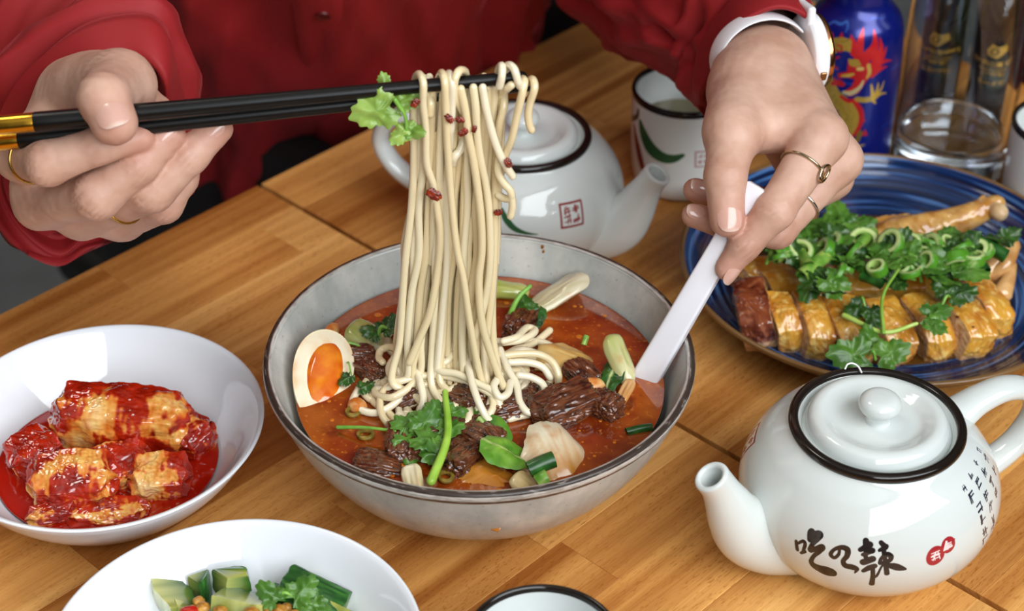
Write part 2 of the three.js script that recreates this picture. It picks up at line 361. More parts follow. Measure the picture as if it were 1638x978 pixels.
const chiliPair = (x, green, red, stem, k) => { brush(x, red, '#7d2b2a', k); brush(x, green, '#2f5a38', k); brush(x, stem, '#39423a', k); };
const potPrint = canvasTexture(2048, 704, (x, w, h) => {
  x.fillStyle = '#d6dcd9'; x.fillRect(0, 0, w, h);
  const r = rng(5), k = 0.44;
  for (const s of [
    [[788, 211, 20], [795, 233, 24]],
    [[792, 216, 14], [807, 201, 20], [812, 205, 22], [811, 231, 20]],
    [[806, 238, 16], [816, 227, 20]],
    [[818, 164, 16], [822, 173, 52], [822, 189, 34]],
    [[825, 177, 50], [842, 167, 46], [840, 178, 34], [830, 200, 26], [827, 216, 28]],
    [[829, 216, 34], [843, 205, 30], [856, 196, 38], [850, 211, 30], [839, 231, 24], [835, 250, 30], [843, 261, 46], [860, 265, 62], [875, 265, 76], [887, 264, 66]],
    [[899, 189, 16], [898, 202, 18], [889, 214, 20], [880, 208, 24], [885, 193, 20], [902, 181, 28], [917, 183, 34], [919, 199, 30], [912, 216, 26], [918, 228, 34], [935, 229, 38], [946, 232, 26], [943, 246, 8]],
    [[958, 152, 34], [963, 166, 46]],
    [[948, 177, 28], [969, 161, 40]],
    [[955, 189, 20], [977, 175, 34]],
    [[963, 166, 26], [962, 188, 26], [966, 203, 22]],
    [[959, 209, 40], [980, 197, 38]],
    [[962, 235, 24], [975, 223, 34], [987, 216, 30]],
    [[983, 223, 24], [986, 250, 26], [987, 281, 32]],
    [[985, 254, 14], [993, 250, 16], [1002, 220, 12], [1009, 204, 12]],
    [[996, 153, 26], [1008, 164, 34]],
    [[994, 173, 20], [1010, 162, 28]],
    [[1003, 165, 28], [1010, 200, 26], [1018, 238, 30]],
    [[999, 207, 26], [999, 196, 18], [1013, 182, 28], [1023, 188, 30], [1022, 197, 26], [1009, 206, 30]],
    [[1015, 211, 24], [1036, 217, 44], [1049, 222, 36], [1062, 226, 12]],
  ]) brush(x, s, INK, k);
  [[1280, 74], [1293, 105], [1305, 140], [1306, 171], [1309, 210], [1311, 242], [1327, 295], [1337, 63], [1346, 93], [1352, 133], [1359, 166], [1357, 207], [1356, 230], [1397, 58], [1405, 91], [1409, 131], [1408, 163], [1462, 59], [1461, 89], [1466, 132]].forEach((p, i) => glyph(x, p[0], p[1], [0, 7, 13, 17].includes(i) ? 15 : 22, r, '#2b2c3a'));
  const [g0, g1, g2] = [[1137, 202], [1174, 183], [1194, 174]];
  x.fillStyle = '#a52a30'; x.beginPath(); x.ellipse(g0[0], g0[1], 25, 27, 0.4, 0, 7); x.fill(); x.beginPath(); x.ellipse(g1[0], g1[1], 21, 22, 0.4, 0, 7); x.fill(); brush(x, [[g1[0], g1[1], 14], [g2[0], g2[1], 4]], '#a52a30');
  for (const g of [g0, g1]) { glyph(x, g[0], g[1], 22, r, '#e9dedb'); glyph(x, g[0], g[1] + 3, 18, r, '#e9dedb'); }
  seal(x, [[390, 122], [472, 128], [461, 202], [386, 196]], SEAL, r);
  chiliPair(x, [[189, 127, 16], [205, 155, 34], [234, 184, 30], [271, 199, 16], [307, 205, 5]], [[166, 130, 14], [179, 177, 24], [199, 225, 8]], [[163, 82, 10], [183, 116, 10]], 0.6);
});
const mGlaze = std('#d6dcd9', 0.06, { ior: 1.6 }), mPot = std('#ffffff', 0.06, { map: potPrint, ior: 1.6 }), mRing = std('#1d1612', 0.12), mWhite = std('#eceff4', 0.05, { ior: 1.65 });
potPrint.repeat.set(1, 1 / POT_LONG);
function makeTeapot(label) {
  const t = thing('teapot', label, 'teapot', [0, T, 0], 0, 'white porcelain teapots');
  part(t, 'body', lathe([...[[0, 0.0025], [0.034, 0.0022], [0.0345, 0, 1], [0.0375, 0.0002], [0.0415, 0.0025], [0.0505, 0.0085], [0.0605, 0.0215], [0.0645, 0.037], [0.0615, 0.052], [0.053, 0.0655], [0.0435, 0.0735], [0.0415, 0.0765]], [0.0385, 0.0765], [0.037, 0.0745], [0.036, 0.073]], 128, 8), mPot);
  part(t, 'rim_ring', lathe([[0.0425, 0.0742], [0.0432, 0.0762], [0.0424, 0.0782], [0.0405, 0.0788], [0.0386, 0.0782], [0.0382, 0.0765]], 128, 6), mRing, 'dark brown glazed ring');
  const lid = part(t, 'lid', lathe([[0, 0.0782], [0.006, 0.0783], [0.013, 0.0778], [0.0195, 0.0781], [0.0245, 0.0806], [0.0285, 0.0822], [0.0322, 0.0812], [0.0345, 0.0778], [0.0345, 0.0745], [0.0335, 0.073], [0, 0.073]], 128, 8), mGlaze);
  part(lid, 'knob', lathe([[0.0066, 0.0775], [0.0062, 0.08], [0.0074, 0.0832], [0.0098, 0.0862], [0.0104, 0.0888], [0.0092, 0.0915], [0.006, 0.0933], [0, 0.0938]], 64, 8), mGlaze);
  const sp = [[0.044, 0.021], [0.055, 0.0225], [0.066, 0.0285], [0.0745, 0.0405], [0.0805, 0.053], [0.0855, 0.0635], [0.0895, 0.0705]], S = sp.map((p) => [p[0] * Math.sin(-1.19), p[1], p[0] * Math.cos(-1.19)]);
  const wide = new THREE.SplineCurve([[0, 0.0235], [0.25, 0.0205], [0.45, 0.0165], [0.65, 0.0122], [0.85, 0.0092], [1, 0.0088]].map((p) => new THREE.Vector2(...p)));
  const sr = (q) => { const r = wide.getPoint(q).y; return [r * 0.92, r]; };
  const out1 = tube(S, sr, { seg: 32, per: 8, caps: false, up: [0, 1, 0] }), end = V(S[6]), dir = end.clone().sub(V(S[5])).normalize();
  // rounded lip and the dark throat of the spout
  const lipPath = [0, 1, 2, 3, 4, 5, 6, 7, 8].map((i) => i / 8), lip = sheet(32, 8, (u, v) => {
    const a = u * Math.PI * 2, y = new THREE.Vector3(0, 1, 0).addScaledVector(dir, -dir.y).normalize(), xx = new THREE.Vector3().crossVectors(dir, y);
    const b = v * Math.PI, rr = 0.0072 + 0.0016 * Math.cos(b), up = 0.0016 * Math.sin(b), p = end.clone().addScaledVector(xx, Math.cos(a) * rr * 0.94).addScaledVector(y, Math.sin(a) * rr).addScaledVector(dir, up);
    return p.toArray();
  });
  const inner = tube([end.toArray(), V(S[5]).lerp(end, 0.1).toArray(), S[4]], (q) => 0.0056 - 0.0016 * q, { seg: 24, per: 6, caps: false, up: [0, 1, 0] });
  part(t, 'spout', mergeGeometries([out1, lip, inner].map((g) => { g.deleteAttribute('uv'); return g; })), mGlaze);
  const hp = [[0.048, 0.066], [0.060, 0.0715], [0.077, 0.0735], [0.0925, 0.066], [0.0985, 0.051], [0.0905, 0.035], [0.074, 0.0245], [0.056, 0.0205]], A = 1.99;
  part(t, 'handle', tube(hp.map((p) => [p[0] * Math.sin(A), p[1], p[0] * Math.cos(A)]), (q) => [0.0056 + 0.002 * Math.pow(Math.abs(q - 0.5) * 2, 4), 0.0078 + 0.003 * Math.pow(Math.abs(q - 0.5) * 2, 4)], { seg: 20, per: 8, up: [Math.cos(A), 0, -Math.sin(A)] }), mGlaze);
  return t;
}
const pot = makeTeapot('round white teapot with black brush lettering in the lower right, spout towards the noodle bowl');
pot.position.set(0.1945, T, 0.0505);
const pot2 = copyOf(pot, 'white teapot behind the noodle bowl with a square red seal stamp on its side', [0.023, T, -0.226], THREE.MathUtils.degToRad(134));
pot2.scale.setScalar(0.975);
solo('thread', 'thin white loop of teabag thread on the lid edge of the front teapot', 'thread', tube([[.1829, .834, .017], [.1845, .8344, .014], [.1878, .8333, .012], [.1905, .8313, .012], [.192, .8293, .014]], 0.0005, { seg: 6 }), std('#e8e8e4', 0.8));

// ---------- cups ----------
const cupPrint = canvasTexture(1024, 480, (x, w, h) => {
  x.fillStyle = '#e3e3de'; x.fillRect(0, 0, w, h);
  chiliPair(x, [[343, 61, 14], [360, 94, 30], [394, 134, 38], [439, 152, 30], [472, 148, 22], [499, 133, 10]], [[304, 96, 12], [329, 152, 26], [353, 210, 24], [372, 251, 10]], [[279, 86, 14], [323, 51, 14], [329, 27, 10]], 1.25);
  seal(x, [[537, 122], [586, 126], [591, 182], [540, 177]], '#a8605e', rng(8));
  glyph(x, 640, 250, 40, rng(3), '#222'); brush(x, [[690, 190, 16], [695, 240, 22], [730, 290, 10]], '#222');
});
cupPrint.repeat.set(1, 1 / 0.09878);
const mCup = std('#ffffff', 0.12, { map: cupPrint }), mCupIn = std('#dfe4e2', 0.08), mTea = std('#8c8464', 0.04, { });
function makeCup(label, pos, turn) {
  const t = thing('tea_cup', label, 'cup', pos, turn, 'white tea cups with black rims');
  part(t, 'body', lathe([[0, 0.002], [0.0245, 0.002], [0.025, 0, 1], [0.0275, 0.0005], [0.0305, 0.004], [0.0325, 0.014], [0.0338, 0.035], [0.0342, 0.0665]], 96, 8), mCup);
  part(t, 'inside', lathe([[0, 0.005], [0.02, 0.0055], [0.0275, 0.011], [0.0298, 0.025], [0.0314, 0.0668]], 96, 8), mCupIn);
  part(t, 'rim', lathe([[0.0342, 0.0655], [0.0345, 0.068], [0.0338, 0.0695], [0.0326, 0.0698], [0.0316, 0.0688], [0.0313, 0.067]], 96, 5), mRing, 'black glazed rim');
  return t;
}
const cup = makeCup('white tea cup with a green chili print, half full, beside the left hand', [0.1274, T, -0.294], 0);
const cup2 = copyOf(cup, 'white tea cup cut by the right picture edge, next to the glass carafe', [0.3615, T, -0.2505], 2.6);
const cup3 = copyOf(cup, 'empty looking tea cup at the bottom edge showing only its black rim', [0.0297, T, 0.188], 1.2);
solo('tea', 'pale green tea inside the cup beside the left hand', 'tea', new THREE.CylinderGeometry(0.0304, 0.0304, 0.001, 64).translate(0.1274, T + 0.043, -0.294), mTea);

// ---------- blue bottle with a painted dragon ----------
const bottlePrint = canvasTexture(1024, 832, (x, w, h) => {
  x.fillStyle = '#071a78'; x.fillRect(0, 0, w, h);
  const r = rng(17);
  for (let i = 0; i < 60; i++) { x.strokeStyle = r() > 0.5 ? 'rgba(40,90,190,0.55)' : 'rgba(8,16,90,0.6)'; x.lineWidth = 3 + r() * 7; x.beginPath(); const a = r() * w, b = r() * h; x.moveTo(a, b); x.bezierCurveTo(a + 30, b - 16 + r() * 20, a + 50, b + 20 * r(), a + 70 + 40 * r(), b - 20 + 30 * r()); x.stroke(); }
  const gold = '#b0903c', red = '#c22028', dark = '#7d6428';
  brush(x, [[367, 176, 6], [386, 158, 9], [419, 158, 10], [440, 147, 8], [449, 164, 6], [444, 177, 5]], '#2f62b8', 0.9);
  brush(x, [[379, 443, 30], [400, 413, 40], [418, 430, 30]], red, 0.6);
  // spine fins
  for (const p of [[371, 219], [401, 199], [435, 191], [470, 193], [365, 256], [528, 417], [538, 447], [528, 481], [553, 495], [407, 342], [433, 330], [454, 334]]) shape(x, [[p[0] - 12, p[1] + 10], [p[0] - 3, p[1] - 14], [p[0] + 12, p[1] + 9]], red, 0.6);
  brush(x, [[502, 389, 30], [523, 417, 40], [531, 452, 40], [522, 486, 30], [503, 510, 20]], red, 0.6);
  brush(x, [[488, 225, 46], [460, 213, 62], [419, 220, 70], [389, 259, 70], [391, 303, 70], [410, 342, 74], [439, 380, 80], [474, 408, 92], [496, 446, 98], [486, 487, 90], [469, 512, 60]], gold, 0.6);
  brush(x, [[367, 431, 26], [397, 443, 40], [416, 466, 36]], dark, 0.6);
  x.fillStyle = 'rgba(70,50,15,0.55)';
  [[460, 213], [440, 216], [420, 221], [403, 239], [389, 259], [388, 282], [391, 303], [399, 322], [410, 342], [423, 361], [439, 380], [455, 394], [474, 408], [487, 427], [496, 446], [495, 469], [486, 487]].forEach((p) => { for (let k = 0; k < 16; k++) { x.beginPath(); x.arc(p[0] + (r() - 0.5) * 40, p[1] + (r() - 0.5) * 40, 1.6, 0, 7); x.fill(); } });
  brush(x, [[422, 234, 8], [440, 236, 8], [441, 220, 8], [426, 219, 8]], red, 0.6); brush(x, [[437, 252, 9], [421, 264, 9], [422, 280, 9], [437, 291, 9]], red, 0.6);
  // mane of flames
  for (const s of [
    [[499, 250, 50], [500, 209, 44], [509, 160, 6]], [[527, 245, 60], [551, 215, 46], [550, 166, 5]], [[558, 253, 50], [575, 229, 36], [571, 190, 5]],
    [[554, 274, 50], [583, 252, 32], [599, 223, 5]], [[556, 291, 40], [585, 268, 26], [627, 273, 4]], [[551, 301, 40], [581, 289, 22], [609, 287, 4]], [[481, 236, 30], [480, 205, 24], [469, 187, 5]],
  ]) brush(x, s, '#cf2129', 0.6);
  shape(x, [[467, 258], [499, 245], [541, 262], [557, 296], [536, 322], [513, 360], [486, 373], [465, 358], [488, 339], [496, 316], [471, 312], [443, 320], [438, 304], [468, 293]], red, 0.6);
  shape(x, [[466, 253], [500, 253], [513, 271], [491, 277], [474, 273]], gold);
  brush(x, [[465, 361, 16], [490, 361, 26], [516, 341, 20], [525, 321, 10]], '#c9b98a', 0.6); brush(x, [[453, 309, 10], [475, 305, 18], [491, 299, 10]], '#c9a94a', 0.6);
  brush(x, [[503, 282, 20], [517, 282, 18]], '#d8c070', 0.6); brush(x, [[536, 272, 22], [542, 295, 20], [535, 313, 10]], '#c9a94a', 0.6);
  brush(x, [[425, 341, 18], [445, 333, 30], [468, 336, 6]], red, 0.6); brush(x, [[459, 376, 16], [485, 387, 22], [515, 377, 8]], red, 0.6);
  // claws
  brush(x, [[510, 380, 26], [539, 384, 30], [566, 382, 30]], gold, 0.6);
  for (const s of [[[566, 382, 26], [558, 352, 16], [553, 335, 8]], [[568, 379, 22], [578, 355, 16], [578, 333, 6]], [[572, 380, 22], [592, 358, 14], [602, 333, 6]], [[572, 383, 20], [594, 373, 14], [619, 377, 6]], [[566, 387, 20], [578, 401, 8]]]) brush(x, s, '#cfa53e', 0.6);
  brush(x, [[535, 493, 30], [527, 521, 30], [512, 539, 26]], dark, 0.6);
  for (const s of [[[511, 533, 22], [535, 539, 14], [556, 535, 6]], [[509, 539, 20], [528, 551, 12], [533, 560, 6]], [[506, 536, 16], [493, 546, 6]]]) brush(x, s, '#b9973c', 0.6);
});
bottlePrint.repeat.set(1, 1 / 0.18268);
{
  const t = thing('bottle', 'cobalt blue bottle printed with a golden red-maned dragon behind the wristwatch', 'bottle', [0.2345, T, -0.31]);
  part(t, 'body', lathe([[0, 0], [0.0285, 0, 1], [0.031, 0.003], [0.0316, 0.02], [0.0316, 0.06], [0.0312, 0.095], [0.0285, 0.112], [0.0215, 0.122], [0.0195, 0.13], [0.0193, 0.15]], 96, 8), std('#ffffff', 0.28, { map: bottlePrint, metalness: 0.4, clearcoat: 0.5, clearcoatRoughness: 0.14 }));
  part(t, 'cap', lathe([[0.0193, 0.149], [0.0212, 0.150, 1], [0.0212, 0.172, 1], [0, 0.173]], 64, 4), std('#0a1a6a', 0.3, { metalness: 0.4 }));
}

// ---------- glass carafe and the two dark bottles behind it ----------
const mGlass = std('#f6fbff', 0.01, { transmission: 1, thickness: 0.01, ior: 1.48 });
{
  const t = thing('carafe', 'tall clear glass carafe with a thick base beside the blue bottle', 'carafe', [0.3055, T, -0.31]);
  part(t, 'glass', lathe([[0, 0.0015], [0.03, 0.001], [0.034, 0.0015], [0.0372, 0.006], [0.0375, 0.02], [0.0372, 0.2], [0.0366, 0.2015], [0.0352, 0.2], [0.035, 0.038], [0.0342, 0.0325], [0.0315, 0.0300], [0.02, 0.0292], [0, 0.029]], 96, 6), mGlass);
}
const labelPrint = canvasTexture(512, 512, (x, w, h) => {
  x.fillStyle = '#15120f'; x.fillRect(0, 0, w, h);
  const r = rng(31);
  for (const cx of [128, 384]) {
    x.fillStyle = '#d9a441'; x.beginPath(); x.moveTo(cx - 36, 120); x.lineTo(cx - 20, 72); x.lineTo(cx + 4, 88); x.lineTo(cx + 36, 70); x.lineTo(cx + 44, 112); x.lineTo(cx + 4, 168); x.lineTo(cx - 30, 152); x.closePath(); x.fill();
    x.strokeStyle = '#15120f'; x.lineWidth = 7; x.beginPath(); x.ellipse(cx - 8, 122, 12, 22, 0.2, 0, 7); x.stroke();
    for (let i = 0; i < 7; i++) glyph(x, cx - 78 + i * 26, 206, 30, r, '#dca640');
    x.fillStyle = '#c8963a'; x.fillRect(cx - 60, 242, 120, 7);
    for (let i = 0; i < 4; i++) glyph(x, cx - 36 + i * 24, 276, 24, r, '#cf9a3a');
    x.fillStyle = '#2e4a35'; x.fillRect(cx - 110, 300, 220, 10);
    for (let i = 0; i < 5; i++) glyph(x, cx - 50 + i * 25, 338, 24, r, '#cf9a3a');
    x.fillStyle = '#2e4a35'; x.fillRect(cx - 110, 366, 220, 8);
  }
});
labelPrint.repeat.set(1, 1); labelPrint.wrapT = THREE.ClampToEdgeWrapping;
{
  const t = thing('sauce_bottle', 'dark sauce bottle with gold label seen through the carafe, nearer the blue bottle', 'bottle', [0.309, T, -0.392], 1.2, 'dark sauce bottles behind the carafe');
  part(t, 'glass', lathe([[0, 0], [0.0155, 0, 1], [0.017, 0.002], [0.0172, 0.02], [0.0172, 0.078], [0.0155, 0.09], [0.009, 0.104], [0.0072, 0.115], [0.0072, 0.14]], 64, 6), std('#0d0b0a', 0.1));
  part(t, 'label', lathe([[0.0174, 0.018], [0.01745, 0.045], [0.0174, 0.074]], 64, 6), new THREE.MeshPhysicalMaterial({ map: labelPrint, roughness: 0.45 }), 'black and gold label').geometry.attributes.uv.array.forEach((v, i, a) => { if (i % 2) a[i] = v / 0.056; });
  part(t, 'cap', lathe([[0.0072, 0.139], [0.0092, 0.14, 1], [0.0092, 0.16, 1], [0, 0.161]], 48, 4), std('#222018', 0.4));
  copyOf(t, 'dark sauce bottle with gold label seen through the carafe, nearer the right picture edge', [0.3475, T, -0.374], -1.83);
}

// ---------- plates and the noodle bowl ----------
function plate(name, label, pos, r) {
  const k = r / 0.083, t = thing(name, label, 'plate', pos, 0, 'deep white side plates');
  part(t, 'dish', lathe([[0, 0.0030], [0.03, 0.0030], [0.036, 0.0005, 1], [0.040, 0.0005, 1], [0.0425, 0.0035], [0.055, 0.0105], [0.070, 0.0255], [0.0795, 0.0395], [0.0815, 0.0440], [0.0832, 0.0452], [0.0830, 0.0462], [0.0812, 0.0460], [0.0778, 0.0425], [0.066, 0.0262], [0.052, 0.0135], [0.035, 0.0080], [0.015, 0.0068], [0, 0.0066]].map((p) => (p[2] ? [p[0] * k, p[1], 1] : [p[0] * k, p[1]])), 160, 6), mWhite);
  return t;
}
const kimchiPlate = plate('side_plate', 'deep white plate holding red kimchi at the left picture edge', [-0.1944, T, 0.012], 0.083);
const cucumberPlate = plate('side_plate', 'deep white plate of smashed cucumber at the bottom picture edge', [-0.107, T, 0.1704], 0.0842);

const glazeTex = texture(2048, 512, (u, v) => {
  const a = u * Math.PI * 2, x = Math.cos(a) * 3, z = Math.sin(a) * 3, m = v;
  const cloud = fbm(x * 1.6, m * 7, z * 1.6, 5), spk = smooth(0.52, 0.64, noise(u * 330, m * 130, 3)) * 0.35 + smooth(0.45, 0.6, noise(u * 900, m * 330, 7)) * 0.16;
  const streak = noise(x * 9, m * 60, z * 9) * 5;
  let c = mix3([172, 175, 170], [206, 205, 198], clamp(0.5 + cloud * 1.6));
  c = [c[0] + streak, c[1] + streak, c[2] + streak];
  return mix3(c, [120, 112, 92], spk);
});
glazeTex.repeat.set(1, 1 / 0.26);
{
  const t = thing('noodle_bowl', 'large grey glazed noodle bowl with a worn dark rim in the middle of the table', 'bowl', [0, T, -0.0022]);
  part(t, 'bowl_shell', lathe([[0, 0.003], [0.036, 0.003], [0.040, 0, 1], [0.0455, 0, 1], [0.047, 0.004], [0.064, 0.0115], [0.083, 0.0275], [0.098, 0.0495], [0.1075, 0.0735], [0.1086, 0.0775], [0.1076, 0.0792], [0.1056, 0.0785], [0.1042, 0.0745], [0.094, 0.0505], [0.078, 0.0295], [0.055, 0.0145], [0.03, 0.0100], [0, 0.0090]], 192, 6), new THREE.MeshPhysicalMaterial({ map: glazeTex, roughness: 0.22, side: THREE.DoubleSide }));
  const rimTex = texture(1024, 32, (u, v) => { const n = fbm(u * 60, v * 3, 2, 4) + 0.35 * noise(u * 170, v * 6, 5), e = 0.16 + 0.1 * fbm(u * 25, 4, 1, 3); return mix3([58, 46, 40], [190, 184, 176], Math.max(smooth(0.12, 0.4, n) * 0.6, smooth(e + 0.28, e + 0.42, v) * (0.75 + 0.25 * smooth(-0.3, 0.1, n)))); });
  rimTex.repeat.set(1, 1 / 0.0065);
  part(t, 'rim', lathe([[0.1076, 0.0728], [0.1092, 0.0752], [0.1098, 0.0778], [0.1090, 0.0798], [0.1072, 0.0803], [0.1056, 0.0797]], 192, 5), new THREE.MeshPhysicalMaterial({ map: rimTex, roughness: 0.3, side: THREE.DoubleSide }), 'worn dark brown rim line');
}
const blueTex = texture(2048, 512, (u, v) => {
  const a = u * Math.PI * 2, w = v + 0.012 * noise(Math.cos(a) * 2, Math.sin(a) * 2, 1);
  const line = noise(Math.cos(a) * 1.3 + 4, w * 46, Math.sin(a) * 1.3), fine = noise(Math.cos(a) * 3, w * 150, Math.sin(a) * 3 + 8);
  let c = mix3([9, 24, 56], [20, 58, 114], clamp(0.5 + line * 1.4));
  return mix3(c, [92, 132, 184], smooth(0.2, 0.42, line + 0.4 * fine) * 0.8);
});
blueTex.repeat.set(1, 1 / 0.125);
const blueBump = texture(16, 512, (u, v) => { const k = 128 + 110 * Math.sin(v * Math.PI * 2 * 17 + 2 * noise(v * 9, 3)) ; return [k, k, k]; }, false);
blueBump.repeat.set(1, 1 / 0.125);
{
  const t = thing('dinner_plate', 'round blue streaked plate with a brown edge holding the sliced chicken', 'plate', [0.2362, T, -0.158]);
  part(t, 'dish', lathe([[0.1176, 0.0300], [0.1125, 0.0228], [0.105, 0.0162], [0.094, 0.0120], [0.075, 0.0092], [0.05, 0.0078], [0.02, 0.0072], [0, 0.0072]], 192, 10), new THREE.MeshPhysicalMaterial({ map: blueTex, bumpMap: blueBump, bumpScale: 0.0007, roughness: 0.14, clearcoat: 0.45, clearcoatRoughness: 0.04, side: THREE.DoubleSide }));
  part(t, 'underside', lathe([[0, 0.003], [0.045, 0.003], [0.049, 0, 1], [0.054, 0, 1], [0.057, 0.0035], [0.08, 0.0065], [0.1, 0.0125], [0.112, 0.0205], [0.1195, 0.0278]], 192, 8), std('#4a4334', 0.3));
  part(t, 'edge', lathe([[0.1195, 0.0276], [0.1202, 0.0296], [0.1192, 0.0306], [0.1180, 0.0306], [0.1173, 0.0297]], 192, 4), std('#7a5a34', 0.25), 'brown edge');
}

// ---------- broth ----------
const soupY = T + 0.0605;
{
  const tex = texture(1024, 1024, (u, v) => {
    const x = (u - 0.5) * 0.2, z = (v - 0.5) * 0.2, n = fbm(x * 28, z * 28, 2, 5), m = fbm(x * 90, z * 90, 7, 4), s = noise(x * 420, z * 420, 3);
    let c = mix3([112, 36, 8], [180, 92, 24], clamp(0.46 + n * 1.5 + m * 0.5));
    c = mix3(c, [196, 122, 50], smooth(0.05, 0.45, fbm(x * 17 + 2, z * 17 + 5, 6, 3)) * 0.75);
    c = mix3(c, [212, 128, 44], smooth(0.34, 0.55, s) * 0.5);
    return mix3(c, [78, 24, 8], smooth(0.2, 0.5, fbm(x * 60 + 9, z * 60, 4, 4)) * 0.6);
  });
  const g = lathe([[0.0948, -0.0006], [0.0946, 0.0002], [0.0935, -0.0001], [0.08, 0], [0.05, 0], [0, 0]], 128, 6), p = g.attributes.position, uv = g.attributes.uv;
  for (let i = 0; i < p.count; i++) uv.setXY(i, p.getX(i) / 0.2 + 0.5, p.getZ(i) / 0.2 + 0.5);
  const broth = solo('broth', 'reddish brown oily broth filling the grey noodle bowl', 'broth', g, new THREE.MeshPhysicalMaterial({ map: tex, roughness: 0.1, side: THREE.DoubleSide, clearcoat: 1, clearcoatRoughness: 0.05 }));
  broth.position.set(0, soupY, -0.0022);
  const r = rng(71), mOil = std('#c9701c', 0.08), drops = [];
  for (let i = 0; i < 130; i++) { const a = r() * 6.283, d = 0.088 * Math.sqrt(r()), s = 0.0006 + 0.0016 * r() * r(); drops.push(place(new THREE.SphereGeometry(1, 12, 6), [Math.cos(a) * d, 0.0001, Math.sin(a) * d], [0, 0, 0], [s, s * 0.22, s])); }
  const o = part(broth, 'oil_drops', mergeGeometries(drops), mOil); o.userData.kind = 'stuff';
  // dried splashes on the inner wall
  const spl = [];
  for (const p of [[.0335, .8263, -.102], [.0342, .8236, -.101], [.039, .8218, -.1], [-.0782, .8135, -.07], [-.0756, .8146, -.072], [-.0808, .8106, -.066], [-.0902, .8115, -.05]]) { const s = 0.0008 + 0.0011 * r(); spl.push(place(ball(3), p, [0, 0, 0], [s, s * 1.5, s * 0.6])); }
  const w = solo('broth_splash', 'small brown broth splashes dried on the inner wall of the grey bowl', 'splash', mergeGeometries(spl), std('#8a5416', 0.2)); w.userData.kind = 'stuff';
}

// ---------- noodles ----------
const noodleMat = ['#eadcb8', '#e7d6ae', '#ece0c2', '#e4d0a4'].map((c) => std(c, 0.28, { clearcoat: 0.6, clearcoatRoughness: 0.15 }));
const HANG = 'pale round wheat noodle lifted by the black chopsticks', HEAP = 'pale wheat noodle coiled on the broth below the lifted strands';
let noodleSeed = 100;
function noodle(points, hanging, label, r0 = 0.00198) {
  const r = rng(noodleSeed++), k = r() * 9, m = noodleMat[Math.floor(r() * 4)];
  return solo('noodle', label ?? (hanging ? HANG : HEAP), 'noodle', tube(points, (t) => r0 * (1 + 0.06 * noise(t * 9, k)), { seg: 10, per: 6, flat: 0.94 }), m, hanging ? 'noodles hanging from the chopsticks' : 'noodles heaped on the broth');
}
